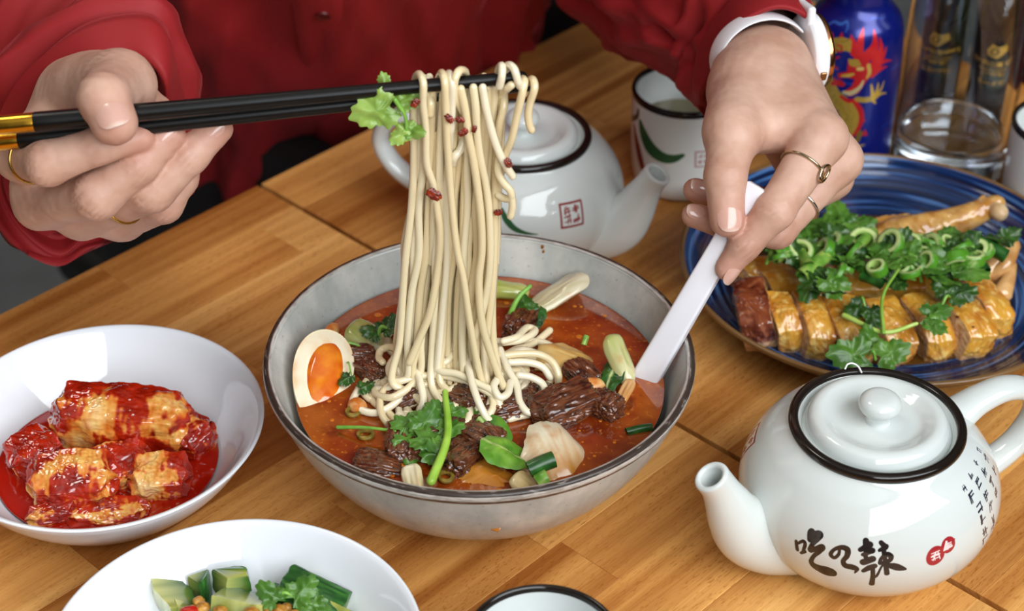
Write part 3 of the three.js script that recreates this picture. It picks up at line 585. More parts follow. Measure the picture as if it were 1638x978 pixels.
// traced strands: over the upper stick, down the front
for (const [p, label] of [
  [[[-.0285, .9744, -.012], [-.0281, .9862, -.004], [-.0256, .993, .003], [-.0237, .9925, .0095], [-.024, .9818, .0095], [-.0232, .968, .0085], [-.0232, .9477, .008], [-.0204, .935, .007], [-.0207, .9228, .005], [-.0229, .8881, .002]], 'noodle looped over the upper chopstick nearest the cilantro, its end free'],
  [[[-.018, .9744, -.012], [-.0171, .9868, -.003], [-.0153, .9937, .003], [-.014, .9931, .0095], [-.0137, .9803, .0098], [-.0131, .9534, .0095], [-.0121, .9293, .0095], [-.0099, .901, .01], [-.0074, .887, .011], [-.0041, .8582, .013], [.0006, .8292, .016], [.0055, .8148, .018]], 'long noodle in front, looped over the chopstick, ending lowest in the soup'],
  [[[-.0133, .9744, -.012], [-.0134, .9862, -.004], [-.0119, .9934, .003], [-.0106, .9925, .0095], [-.0109, .9815, .009], [-.0114, .9696, .0085], [-.0137, .9466, .004], [-.0154, .9215, .003], [-.0155, .8888, .003], [-.0187, .853, .006], [-.0216, .8261, .012]], 'noodle looped beside the long front one, second of the touching pair'],
  [[[-.0045, .9874, -.006], [-.0054, .9939, .001], [-.0076, .9963, .006], [-.0095, .9935, .009], [-.0097, .9864, .008], [-.0081, .9803, .007], [-.0062, .9755, .006]], 'short curled noodle end wrapped round the upper chopstick'],
  [[[-.0068, .9884, .008], [-.0049, .9782, .009], [-.0034, .9635, .0095], [-.0015, .9517, .0095], [.0003, .9359, .009], [.0017, .9201, .009], [.0021, .9003, .009], [.0004, .8826, .01], [.002, .8575, .012], [.0075, .8356, .014], [.0124, .8228, .018]], 'long front noodle with a chilli flake, sliding right at the heap'],
  [[[-.0011, .9885, .007], [-.0001, .9795, .0085], [.0004, .966, .008], [.0017, .9522, .0075], [.0044, .934, .006], [.0058, .9163, .006], [.0059, .8916, .007], [.0033, .8699, .008], [-.0018, .8483, .01]], 'long front noodle with a narrow chilli flake at its top'],
  [[[.0032, .9885, .007], [.0048, .9779, .0085], [.0076, .9649, .009], [.011, .9541, .0095], [.0145, .9466, .0095], [.0168, .9418, .0085]], 'noodle slanting to the right over the others, chilli flake at its end'],
  [[[.0104, .9506, .006], [.0101, .9433, .007], [.0124, .9381, .008], [.0156, .9339, .0085], [.0162, .9297, .008], [.0133, .9277, .006], [.01, .9285, .004]], 'noodle bent into a small hook at the right edge of the curtain'],
  [[[.0162, .9318, .008], [.0168, .9248, .008], [.0159, .9191, .008]], 'short noodle end hanging below the hook at the right edge'],
  [[[.0128, .9808, -.002], [.0128, .9764, .003], [.011, .9686, .004], [.0101, .9574, .002], [.0088, .9385, .002], [.0084, .918, .003], [.0077, .8895, .004], [.0064, .8684, .006], [.0038, .8475, .009]], 'straight noodle at the right edge passing behind the slanting one'],
  [[[.0197, .9789, -.01], [.0203, .9868, -.003], [.0222, .9911, .006], [.0211, .9864, .009], [.0188, .9749, .009], [.0162, .9613, .0085], [.0133, .9513, .006], [.0106, .935, .002], [.0093, .9131, .001], [.0086, .8874, .001]], 'noodle hanging from the chopstick tips and swinging back to the left'],
  [[[.0221, .9756, -.01], [.024, .9855, -.003], [.0262, .9907, .004], [.0268, .989, .008], [.0248, .9809, .008], [.024, .9743, .008], [.0246, .9693, .008], [.0255, .9667, .008]], 'short outermost noodle hanging free before the teapot lid'],
  [[[.0102, .9844, -.006], [.0105, .9942, .001], [.012, .9989, .006], [.012, .9963, .0095], [.0109, .9902, .009]], 'small noodle loop on the upper chopstick tip, left of two'],
  [[[.0134, .9936, 0], [.0151, .9984, .004], [.0174, .9987, .008], [.0191, .9937, .0095], [.0202, .9897, .008]], 'small noodle loop on the upper chopstick tip, right of two'],
  [[[.0125, .9845, .004], [.0145, .9887, .008], [.0162, .9909, .009]], 'short noodle bridge between the two chopstick tips'],
  [[[-.0217, .9817, .002], [-.0207, .9797, .006], [-.0209, .9741, .006]], 'very short noodle stub beside the cilantro under the chopsticks'],
  [[[-.0181, .9608, .002], [-.019, .946, .003], [-.0199, .9327, .004], [-.0189, .9223, .007], [-.018, .9098, .007], [-.0197, .8872, .006], [-.024, .8622, .008], [-.0292, .8483, .01], [-.0347, .8356, .014]], 'noodle starting below a big chilli flake and ending in the left coil'],
  [[[-.006, .9578, .001], [-.0077, .9535, .004], [-.0101, .9513, .006], [-.0114, .9459, .004]], 'short diagonal noodle piece between the front strands'],
]) noodle(p, true, label);
{
  const ordinal = 'first second third fourth fifth sixth seventh eighth ninth tenth eleventh twelfth thirteenth fourteenth fifteenth sixteenth'.split(' ');
  // the curtain behind them: strands folded over both sticks and hanging straight down
  const L = [[-.0291, .9845, 0], [-.0309, .9476, 0], [-.0331, .9231, 0], [-.0362, .8942, 0], [-.0388, .8717, 0], [-.0417, .8447, 0], [-.0443, .8248, 0]], Rr = [[.0128, .9845, 0], [.0115, .9476, 0], [.0099, .9231, 0], [.0086, .8942, 0], [.0076, .8717, 0], [.008, .8447, 0], [.0105, .8248, 0]], r = rng(9);
  for (let i = 0; i < 48; i++) {
    const s = clamp((i % 16 + 0.2 + r() * 0.6) / 16), back = i >= 16, z0 = back ? -0.0105 + 0.0062 * r() : -0.001 + 0.005 * r(), pts = [], k = r() * 20;
    L.forEach((l, j) => { pts.push([lerp(l[0], Rr[j][0], s) + 0.0034 * noise(j * 0.9, k, 1), lerp(l[1], Rr[j][1], s) - (j ? 0.003 * r() : 0), z0 + 0.003 * noise(j, k, 4) + (j > 4 ? (j - 4) * 0.005 * (0.4 + r()) : 0)]); });
    const e = pts[pts.length - 1], a = r() * 6.283, rad = 0.006 + 0.01 * r();
    for (let q = 1; q < 5; q++) { const b = a + q * 1.15; pts.push([e[0] + rad * (Math.cos(b) - Math.cos(a)), Math.max(soupY + 0.002, e[1] - 0.0045 * q), e[2] + 0.006 + rad * (Math.sin(b) - Math.sin(a))]); }
    noodle(pts, true, back ? 'pale noodle strand in the back layer behind the hanging curtain' : ordinal[i] + ' straight noodle strand from the left in the hanging curtain');
  }
}
// the heap: traced loops, then filler coils
for (const [p, label] of [
  [[[-.041, .825, -.0102], [-.0462, .822, .0016], [-.0418, .823, .0131], [-.0336, .824, .0119], [-.0242, .825, .0106], [-.0115, .825, .0136], [.0012, .824, .0205], [.0106, .821, .0257]], "long noodle lying across the whole front of the heap"],
  [[[-.0354, .821, .0096], [-.0434, .819, .0091], [-.0489, .817, .0147], [-.0497, .816, .0245], [-.0473, .815, .0331], [-.0428, .814, .0378], [-.0392, .813, .0356]], "big open noodle loop at the front left of the heap"],
  [[[-.0291, .829, -.005], [-.0312, .827, .008], [-.0297, .825, .0157], [-.0278, .821, .0257], [-.0293, .817, .0307]], "noodle running down the left side of the heap"],
  [[[-.0209, .832, -.0116], [-.0231, .83, .0016], [-.0209, .829, .0116], [-.0114, .829, .0147], [-.0019, .827, .0192], [.0075, .824, .0235], [.0106, .819, .0282]], "noodle wound from the heap's middle to its front"],
  [[[-.0069, .833, .0003], [-.0044, .831, .0182], [-.0005, .826, .0319], [.0044, .818, .0368], [.0075, .814, .0358]], "noodle falling to the front tip of the heap"],
  [[[.0105, .83, -.0037], [.0143, .827, .008], [.0187, .823, .0157], [.0206, .819, .0257], [.0247, .816, .0295], [.03, .816, .0275], [.0332, .818, .0195], [.032, .821, .0132], [.0263, .824, .0114], [.02, .826, .0119]], "large open noodle loop at the right of the heap"],
  [[[.0124, .83, -.01], [.0201, .829, -.0129], [.0265, .828, -.0191], [.0285, .827, -.0247], [.0253, .827, -.0269], [.022, .829, -.021], [.0188, .831, -.0129], [.0121, .832, -.0084]], "tight folded noodle coil at the upper right of the heap"],
  [[[.0105, .829, .0003], [.0216, .828, -.0031], [.0312, .826, -.0047], [.0373, .823, -.0023], [.0402, .818, .0017], [.0402, .814, .0023]], "outer noodle arc reaching furthest right on the broth"],
  [[[.0153, .826, .0016], [.0248, .824, -.001], [.0322, .821, -.0007], [.036, .816, .0012]], "inner noodle arc at the right of the heap"],
  [[[-.0497, .822, -.0036], [-.052, .821, -.0091], [-.051, .822, -.0141], [-.046, .824, -.0137], [-.0407, .826, -.0057]], "small noodle curl at the far left of the heap"],
  [[[.0106, .827, .0131], [.0075, .826, .022], [.0106, .823, .0262], [.0143, .823, .0232], [.0156, .824, .0154]], "small noodle twist at the front right of the heap"],
  [[[-.0212, .832, -.001], [-.0162, .834, -.0047], [-.0141, .833, .0023], [-.0172, .831, .008], [-.021, .831, .006]], "small noodle ring in the middle of the heap"],
]) noodle(p, false, label);
{
  const r = rng(33);
  for (let i = 0; i < 38; i++) {
    const a0 = r() * 6.283, d = 0.028 * Math.sqrt(r()), cx = -0.006 + Math.cos(a0) * d * 1.1, cz = -0.004 + Math.sin(a0) * d * 0.7, pts = [], n = 7; let a = r() * 6.283, x = cx, z = cz; const turn = (r() - 0.5) * 1.5;
    for (let j = 0; j < n; j++) { const q = Math.hypot(x + 0.006, (z + 0.004) * 1.3) / 0.045; pts.push([x, soupY + 0.002 + 0.017 * clamp(1 - q) * (0.35 + 0.65 * r()), z]); a += turn + (r() - 0.5) * 0.7; x += Math.cos(a) * 0.010; z += Math.sin(a) * 0.008; }
    noodle(pts, false, 'pale noodle coil in the middle of the heap under the hanging curtain');
  }
}

// ---------- chopsticks ----------
{
  const mBlack = std('#080707', 0.34, { specularIntensity: 0.7 }), mGold = std('#d6a437', 0.22, { metalness: 1 });
  const stick = (label, A, B, band) => {
    const a = V(A), b = V(B), t = thing('chopstick', label, 'chopstick', [0, 0, 0], 0, 'pair of black chopsticks'), d = b.clone().sub(a), L = d.length(), q = d.clone().normalize(), P = (s) => a.clone().addScaledVector(q, s);
    t.position.copy(a);
    const loc = (s) => P(s).sub(a);
    part(t, 'shaft', tube([loc(band), loc(L * 0.5), loc(L)], (s) => 0.0047 - 0.0019 * s, { seg: 20, per: 12, up: [0, 1, 0] }), mBlack);
    part(t, 'gold_end', tube([loc(0), loc(band * 0.48)], 0.0045, { seg: 20, per: 3, up: [0, 1, 0] }), mGold, 'polished gold end');
    part(t, 'gold_end', tube([loc(band * 0.52), loc(band * 1.01)], 0.00455, { seg: 20, per: 3, up: [0, 1, 0] }), mGold, 'polished gold sleeve');
    return t;
  };
  stick('upper black chopstick with a gold end, noodles looped over its tip', [-.2326, .975, .021], [.0208, .9901, 0], 0.033);
  stick('lower black chopstick with a gold end, half hidden behind the upper one', [-.2414, .9607, .0125], [.0263, .9836, -.004], 0.031);
}

// ---------- herbs, meat and vegetables: builders ----------
const leafGreen = vcol(0.35, { transmission: 0.12, thickness: 0 }), stemMat = vcol(0.3);
const tint = (a, b, k, s) => { const A = lin(a), B = lin(b); return (x, y, z) => mix3(A, B, clamp(0.5 + s * fbm(x * k, y * k, z * k, 4) * 2)); };
function cilantroOutline(s, seed) {
  const o = [], n = 66, r = rng(seed), ph = r() * 6;
  for (let i = 0; i <= n; i++) { const a = lerp(-2.75, 2.75, i / n), lobe = 0.8 + 0.2 * Math.cos(a * 2.45), tooth = 1 + 0.075 * Math.cos(a * 15 + ph) + 0.05 * Math.cos(a * 7.3) * smooth(2.7, 2.2, Math.abs(a)); const q = s * lobe * tooth * (1 - 0.25 * smooth(1.6, 2.75, Math.abs(a))); o.push([Math.sin(a) * q * 0.62, -s * 0.35 - Math.cos(a) * q * 0.62 + s * 0.1]); }
  o.push([s * 0.025, 0], [-s * 0.025, 0]);
  return o;
}
// a cilantro leaf whose stalk end is at the origin, pointing to -z
function cilantroLeaf(s, seed, dark = 0) {
  const r = rng(seed), c1 = (r() - 0.3) * 8, c2 = (r() - 0.5) * 6, k = seed * 1.3;
  const g = slab(cilantroOutline(s, seed), 0.0007, (x, z) => (c1 * x * x + c2 * z * z) * (0.012 / s) * 3 + 0.0016 * noise(x * 260, z * 260, k) - 0.0006 * Math.cos(Math.atan2(x, z) * 5), 6);
  return paint(g, (x, y, z) => { const v = smooth(0.12, 0, Math.abs(Math.sin(Math.atan2(x, -z) * 3.2))) * 0.35; return mix3(mix3(lin(['#38661c', '#1c3d10', '#6f9636'][dark]), lin(['#5f8e2e', '#375f1b', '#a3bf5c'][dark]), clamp(0.5 + 1.4 * fbm(x * 90, z * 90, k, 3))), lin('#86b25a'), v); });
}
function sprig(label, base, tip, leaves, { r0 = 0.001, bow = [0, 0.004, 0], group, dark = 0, stem = ['#5d9a34', '#8fbf52'], category = 'herb', name = 'cilantro_sprig' } = {}) {
  const a = V(base), b = V(tip), m = a.clone().add(b).multiplyScalar(0.5).add(V(bow)), t = thing(name, label, category, a.toArray(), 0, group), l = (p) => p.clone().sub(a).toArray();
  part(t, 'stem', paint(tube([[0, 0, 0], l(m), l(b)], (q) => r0 * (1.15 - 0.35 * q), { seg: 8, per: 8 }), tint(...stem, 200, 0.6)), stemMat);
  leaves.forEach(([pos, s, rot, seed], i) => { const o = part(t, 'leaf', cilantroLeaf(s, seed, dark), leafGreen); o.position.copy(V(pos).sub(a)); o.rotation.set(rot[0], rot[1], rot[2], 'XYZ'); });
  return t;
}
function ringGreen(R, h, seed) {                                       // a cut ring of spring onion, axis along y
  const g = lathe([[R * 0.62, h], [R * 0.66, h * 1.04], [R, h], [R * 1.02, h * 0.5], [R, 0], [R * 0.66, -h * 0.04], [R * 0.6, 0], [R * 0.58, h * 0.5], [R * 0.62, h]], 28, 2, (a) => 1 + 0.06 * Math.sin(a * 2 + seed));
  const pale = lin('#d3df9a'), deep = lin('#4f8c22'), inn = lin('#a9c76a');
  return paint(g, (x, y, z) => { const q = Math.hypot(x, z) / R; return mix3(mix3(inn, pale, smooth(0.6, 0.8, q)), deep, smooth(0.86, 1, q + 0.08 * noise(x * 900, y * 400, z * 900 + seed))); });
}
const onionMat = vcol(0.28);
function strip(points, w, th, colA, colB, seed) { return paint(tube(points, (q) => [w * (0.9 + 0.1 * Math.sin(q * 9 + seed)), th], { seg: 12, per: 8, up: [0, 1, 0] }), tint(colA, colB, 140, 0.9)); }
const meatMat = vcol(0.22, { clearcoat: 0.6, clearcoatRoughness: 0.12 });
function beef(rx, ry, rz, seed) {
  const g = blob(rx, ry, rz, 0.16, 1.3, seed, 22, 0.45);
  deform(g, (v, i) => { const f = noise(v.x * 130 + seed, v.y * 900, v.z * 900) * 0.0009 + noise(v.x * 400, v.y * 420, v.z * 420 + seed) * 0.0005; const l = v.length() || 1; v.multiplyScalar(1 + f / l); });
  return paint(g, (x, y, z) => { const n = noise(x * 120 + seed, y * 700, z * 700), m = fbm(x * 150, y * 150, z * 150 + seed, 3); return mix3(mix3(lin('#3c1a0e'), lin('#7a4528'), clamp(0.45 + n * 0.9)), lin('#24100a'), smooth(0.1, 0.4, m)); });
}
let beefN = 0;
function addBeef(label, pos, size, rot, seed, group = 'braised beef pieces in the broth') { const o = solo('beef_chunk', label, 'beef', beef(...size, seed), meatMat, group); o.position.copy(V(pos)); o.rotation.set(rot[0], rot[1], rot[2], 'YXZ'); return o; }

// ---------- in the bowl ----------
// half an egg with a soft yolk
{
  const t = thing('egg_half', 'halved soft boiled egg with orange yolk on the left side of the soup', 'egg', [-.0806, .816, -.0009]);
  const shapeOf = (k, f) => { const g = new THREE.SphereGeometry(1, 64, 40, 0, Math.PI * 2, 0, Math.PI / 2); g.rotateX(Math.PI); return deform(g, (v) => { v.set(v.x * 0.0155 * k * (1 - 0.16 * v.z), v.y * 0.015 * k, v.z * 0.0275 * k + 0); }); };
  const white = vcol(0.3), P = lin('#efe3c6'), Q = lin('#d9a45c');
  const bodyG = mergeGeometries([shapeOf(1), (() => { const g = sheet(64, 12, (u, v) => { const a = u * Math.PI * 2, q = v, z = Math.sin(a) * q, x = Math.cos(a) * q; return [x * 0.0155 * (1 - 0.16 * z), 0.0009 * Math.pow(1 - q, 0.5) * (q < 0.55 ? 0 : 1) - 0.0006 * q * q * q * q, z * 0.0275]; }); return g; })()].map((g) => { g.deleteAttribute('uv'); return g.toNonIndexed(); }));
  const w = part(t, 'egg_white', paint(mergeVertices(bodyG, 1e-6), (x, y, z) => mix3(P, Q, clamp(smooth(-0.1, 0.5, fbm(x * 90 + 3, y * 90, z * 90, 4)) * 0.75))), white);
  const y = part(t, 'yolk', paint(place(blob(0.0096, 0.0034, 0.0196, 0.05, 1.5, 4, 14), [0.001, -0.0008, -0.0015]), tint('#d1570c', '#e88a1e', 120, 0.8)), vcol(0.16, { clearcoat: 1, clearcoatRoughness: 0.08 }));
  t.rotation.set(0.36, -0.1, -0.3, 'YXZ');
}
const beefSpots = [
  ['small beef cube beside the halved egg', [-.0621, .812, -.0197], [0.008, 0.006, 0.007], 3], ['beef piece under the left noodle loop', [-.0543, .812, -.0081], [0.009, 0.006, 0.008], 5], ['beef piece inside the left noodle loop', [-.0396, .813, .0138], [0.010, 0.007, 0.009], 7],
  ['dark beef piece above the cilantro', [-.0077, .816, .0195], [0.011, 0.008, 0.009], 9], ['beef piece left of the cilantro leaves', [-.0355, .812, .0498], [0.013, 0.007, 0.010], 11], ['beef piece below the thick cilantro stem', [-.0091, .812, .0606], [0.012, 0.007, 0.009], 13],
  ['stringy beef piece right of the lifted noodles', [.0219, .813, -.0479], [0.012, 0.007, 0.008], 15], ['large dark beef slice right of the noodle heap', [.0433, .814, .023], [0.018, 0.009, 0.011], 17], ['beef piece beside the spoon', [.0628, .814, .022], [0.007, 0.008, 0.010], 19],
  ['beef piece in the right noodle loop', [.0257, .812, .0146], [0.012, 0.006, 0.010], 21], ['beef piece below the hanging strands', [.0106, .813, .0233], [0.011, 0.007, 0.009], 23], ['beef piece under the bright green leaf', [.0014, .813, .0453], [0.012, 0.006, 0.009], 25],
  ['beef piece at the front left of the broth', [-.0483, .8105, .0635], [0.012, 0.005, 0.009], 27], ['beef piece under the cilantro leaves', [-.0204, .813, .0405], [0.014, 0.007, 0.010], 29], ['beef piece behind the noodle curtain', [-.0233, .812, -.0493], [0.014, 0.007, 0.010], 31], ['beef piece beside the green leaf at the spoon', [.0524, .811, -.0073], [0.010, 0.005, 0.008], 33],
];
beefSpots.forEach(([l, p, s, seed]) => { const r = rng(seed); addBeef('braised ' + l, p, s, [(r() - 0.5) * 0.5, r() * 3, (r() - 0.5) * 0.5], seed); });
const chokMat = vcol(0.22, { clearcoat: 0.7, clearcoatRoughness: 0.1, transmission: 0.15, thickness: 0 });
// curved piece of cabbage or bok choy stalk
function stalk(label, pos, L, W, rot, colA, colB, { name = 'bok_choy_piece', category = 'bok choy', curl = 26, bow = 4, th = 0.0032, seed = 1, taper = 0.3, poly = null } = {}) {
  const o = [];
  if (poly) poly.forEach((p, i) => { const q = poly[(i + 1) % poly.length]; for (let k = 0; k < 9; k++) { const t = k / 9, w = 0.07 * noise(i * 3 + t * 4, seed); o.push([(lerp(p[0], q[0], t) + w) * W, (lerp(p[1], q[1], t) + w) * L]); } });
  else for (let i = 0; i < 40; i++) { const a = (i / 40) * 6.283, z = Math.sin(a), x = Math.cos(a), k = 1 - taper * (z * 0.5 + 0.5); o.push([Math.sign(x) * Math.pow(Math.abs(x), 0.7) * W * k * (1 + 0.08 * noise(a * 2, seed)), Math.sign(z) * Math.pow(Math.abs(z), 0.7) * L]); }
  const g = slab(o, th, (x, z) => -curl * x * x - bow * z * z + 0.0006 * noise(x * 500, z * 60, seed) + 0.0012 * noise(x * 120, z * 90, seed + 4), 10);
  const A = lin(colA), B = lin(colB), C = lin('#c87a24');
  paint(g, (x, y, z) => mix3(mix3(A, B, clamp(0.5 + 0.5 * (z / L) + 0.5 * noise(x * 400, z * 50, seed))), C, smooth(0.05, 0.5, fbm(x * 120, z * 120, seed, 3)) * 0.7));
  const m = solo(name, label, category, g, chokMat); m.position.copy(V(pos)); m.rotation.set(rot[0], rot[1], rot[2], 'YXZ'); return m;
}
stalk('pale bok choy stalk between the egg and the noodles', [-.0585, .814, -.0366], 0.013, 0.011, [0.3, 1.1, 0.1], '#9aa24a', '#d7cf92', { seed: 3, th: 0.004 });
stalk('white bok choy stem lying against the back of the bowl', [.039, .816, -.0736], 0.021, 0.012, [0.35, -1.05, 0.3], '#e9dfc2', '#c7bd86', { seed: 5, th: 0.005 });
stalk('light green bok choy stalk right behind the noodle curtain', [.0141, .814, -.0799], 0.012, 0.0075, [0.1, 1.5, 0], '#9fb04a', '#c2c66e', { seed: 7, th: 0.006, curl: 40 });
stalk('light green bok choy stalk left behind the noodle curtain', [-.0276, .812, -.0791], 0.012, 0.006, [0.1, 1.5, 0], '#8aa040', '#a9b25a', { seed: 8, th: 0.005, curl: 40 });
stalk('translucent cabbage piece right of the noodle heap', [.0445, .814, -.0182], 0.016, 0.012, [0.25, 1.3, 0.1], '#d8b672', '#c08a3c', { name: 'cabbage_piece', category: 'cabbage', seed: 9, th: 0.003, poly: [[-1, -0.8], [0.2, -1], [1, -0.3], [0.7, 0.9], [-0.5, 1.1]] });
stalk('curved pale green stalk beside the spoon', [.073, .819, -.0101], 0.015, 0.0075, [0.5, 0.35, -0.3], '#b6bb6e', '#ded7a4', { seed: 11, th: 0.006, curl: 60 });
stalk('peach coloured cabbage sliver in front of the spoon', [.0738, .816, .0135], 0.009, 0.004, [0.3, -0.4, 0.2], '#e0b27a', '#d48f44', { name: 'cabbage_piece', category: 'cabbage', seed: 13, th: 0.003 });
stalk('large translucent cabbage leaf at the front right of the soup', [.0375, .8155, .0605], 0.021, 0.017, [0.34, 0.35, -0.12], '#efe6c8', '#cf8a30', { name: 'cabbage_piece', category: 'cabbage', seed: 15, th: 0.0018, curl: 14, bow: 10, poly: [[-0.3, -1], [0.55, -1.05], [1.1, 0.1], [0.9, 1.1], [-0.7, 1], [-1.1, 0]] });
stalk('orange stained cabbage leaf at the front rim of the soup', [.0078, .811, .071], 0.018, 0.022, [0.12, 1.2, 0], '#d08a30', '#b86c1e', { name: 'cabbage_piece', category: 'cabbage', seed: 17, th: 0.002, poly: [[-1, -0.9], [0.8, -1], [1.1, 0.6], [0, 1.1], [-1, 0.7]] });
stalk('white cabbage tip at the front rim of the bowl', [-.0311, .814, .0781], 0.008, 0.006, [0.6, 0.3, 0.4], '#e8dcb8', '#d9c088', { name: 'cabbage_piece', category: 'cabbage', seed: 19, th: 0.003 });
stalk('small onion piece under the scallion tubes', [.0234, .813, .0805], 0.008, 0.007, [0.3, 0.9, 0], '#dcc692', '#c59c54', { name: 'onion_piece', category: 'onion', seed: 21, th: 0.004 });
for (const [l, p, s, seed] of [['orange peanut half beside the dark beef slice', [.0563, .815, .0081], [0.008, 0.005, 0.0055], 41], ['pale bean near the left rim of the broth', [-.0615, .812, .0196], [0.0062, 0.0035, 0.0045], 43], ['small peanut half behind the egg', [-.0797, .812, -.0437], [0.006, 0.004, 0.0035], 45]]) {
  const o = solo('peanut', l, 'peanut', paint(blob(...s, 0.06, 1.4, seed, 10), tint('#c46a1e', '#e2b070', 150, 1)), onionMat); o.position.copy(V(p)); o.rotation.y = seed;
}
// big leaves of bok choy
function greenLeaf(label, pos, L, W, rot, seed, colA = '#2f6d1a', colB = '#6fa02c') {
  const o = []; for (let i = 0; i < 44; i++) { const a = (i / 44) * 6.283, k = 1 + 0.07 * noise(a * 3, seed) + 0.03 * Math.sin(a * 11); o.push([Math.cos(a) * W * k * (1 - 0.25 * Math.sin(a)), Math.sin(a) * L * k]); }
  const g = slab(o, 0.0009, (x, z) => -20 * x * x - 6 * z * z + 0.0022 * noise(x * 130, z * 130, seed) + 0.0007 * noise(x * 400, z * 400, seed), 10);
  const A = lin(colA), B = lin(colB), C = lin('#c4cf86');
  paint(g, (x, y, z) => mix3(mix3(A, B, clamp(0.5 + 1.3 * fbm(x * 110, z * 110, seed, 4))), C, smooth(0.0009, 0.0003, Math.abs(x + 0.001 * noise(z * 90, seed))) * 0.8 + smooth(0.06, 0, Math.abs(Math.sin((z + Math.abs(x) * 0.8) * 480))) * 0.25));
  const m = solo('bok_choy_leaf', label, 'bok choy', g, leafGreen); m.position.copy(V(pos)); m.rotation.set(rot[0], rot[1], rot[2], 'YXZ'); return m;
}
greenLeaf('bright green bok choy leaf at the front right of the soup', [.0144, .818, .0616], 0.014, 0.011, [0.35, 1.2, -0.1], 3, '#3f7f1c', '#86b13a');
greenLeaf('dark green bok choy leaf under the last hanging noodle', [.0076, .816, .045], 0.011, 0.009, [0.3, 0.8, 0.2], 5);
greenLeaf('green bok choy leaf beside the thick cilantro stem', [-.0012, .817, .0346], 0.011, 0.006, [0.2, 1.4, 0.1], 7);
greenLeaf('dark wet leaf right of the noodle curtain', [.0275, .816, -.0484], 0.010, 0.0065, [0.3, -0.4, 0.2], 9, '#12380c', '#2f6a1e');
greenLeaf('dark green leaf behind the pale stalk near the spoon', [.0676, .815, -.0022], 0.014, 0.007, [0.35, -0.35, 0.35], 11, '#143c0e', '#2f6a1e');
greenLeaf('dark leaf behind the noodle curtain near the back rim', [-.0167, .814, -.0799], 0.010, 0.006, [0.2, 1.4, 0.1], 13, '#12380c', '#2f6a1e');
// scallion tubes and rings in the soup
function tubeOnion(label, a, b, R, dark = true) {
  const A = V(a), B = V(b), m = A.clone().lerp(B, 0.5); const g = tube([A.clone().sub(m).toArray(), [0, 0.0004, 0], B.clone().sub(m).toArray()], R, { seg: 16, per: 6, caps: false }), g2 = tube([A.clone().sub(m).toArray(), [0, 0.0004, 0], B.clone().sub(m).toArray()], R * 0.8, { seg: 16, per: 6, caps: false });
  const mm = solo('scallion_piece', label, 'scallion', paint(mergeGeometries([g, g2]), tint(dark ? '#143f12' : '#4f8a26', dark ? '#2d6422' : '#a3c05a', 150, 1)), onionMat); mm.position.copy(m); return mm;
}
tubeOnion('short dark green scallion tube on the translucent cabbage leaf', [.0246, .82, .0777], [.0366, .823, .0734], 0.0042);
tubeOnion('light green scallion ring in front of the dark scallion tube', [.0293, .817, .0833], [.0335, .819, .0819], 0.0042, false);
tubeOnion('flat dark scallion strip floating at the right of the broth', [.0734, .811, .039], [.0861, .811, .0351], 0.0022);
tubeOnion('tiny green scallion bit near the pale stalk', [.0543, .814, -.029], [.0557, .817, -.0326], 0.0016, false);
for (const [l, u, seed] of [['thin brown scallion ring near the left noodle loop', [-.0631, .8115, .0239], 3], ['small orange scallion ring in the left broth', [-.056, .8112, .0417], 5], ['pale scallion ring at the front of the broth', [-.0154, .8115, .0738], 7]]) {
  const o = solo('scallion_ring', l, 'scallion', paint(ringGreen(0.0042, 0.0016, seed), tint('#6a5a1c', '#a88a3c', 200, 1)), onionMat); o.position.copy(V(u));
}
// cilantro in the soup
sprig('thick bright cilantro stem crossing the leaves in the middle of the soup', [-.022, .816, .0812], [-.0167, .828, .0285], [[[-.0152, .824, .0392], 0.014, [0.3, 1.2, 0.2], 2], [[-.0139, .825, .0405], 0.010, [0.2, -1.4, 0.1], 4]], { r0: 0.0021, bow: [0.0045, 0.001, 0.002], stem: ['#7fae2e', '#a9cf52'] });
sprig('large cilantro sprig with thin stem lying across the front of the soup', [-.0702, .8125, .0369], [-.0409, .818, .0464], [
  [[-.0384, .819, .0476], 0.0185, [0.45, -1.0, 0.1], 11], [[-.0295, .821, .0548], 0.018, [0.25, -1.9, 0.1], 13], [[-.0284, .821, .05], 0.017, [0.5, -0.5, -0.15], 15], [[-.0226, .819, .0599], 0.018, [0.7, -2.4, 0.1], 17], [[-.0351, .819, .0524], 0.017, [0.6, -2.9, 0.2], 19], [[-.0192, .821, .05], 0.015, [0.3, -1.3, 0.1], 21],
], { r0: 0.0009, bow: [0, 0.001, 0] });
sprig('dark cilantro leaf between bok choy stalk and noodles', [-.0542, .816, -.0329], [-.0494, .822, -.0331], [[[-.0514, .82, -.033], 0.013, [0.4, -0.6, 0], 31], [[-.0535, .818, -.0324], 0.012, [0.4, 1.2, 0], 33]], { dark: 1 });
sprig('wet cilantro stem rising right of the noodle curtain', [.0142, .814, -.0511], [.0262, .828, -.0625], [[[.0256, .818, -.0524], 0.014, [0.4, 0.4, 0.1], 35]], { r0: 0.0014, dark: 1 });
sprig('small cilantro bits beside the egg', [-.069, .814, -.0129], [-.0658, .816, -.0009], [[[-.0664, .816, .0002], 0.009, [0.4, 2.4, 0], 37], [[-.0606, .816, .0104], 0.009, [0.4, -1.2, 0], 39]], { dark: 1, r0: 0.0005 });
sprig('thin green stem lying on top of the egg', [-.0704, .82, -.0232], [-.0608, .816, -.0231], [], { r0: 0.0007, bow: [0, 0.001, 0] });
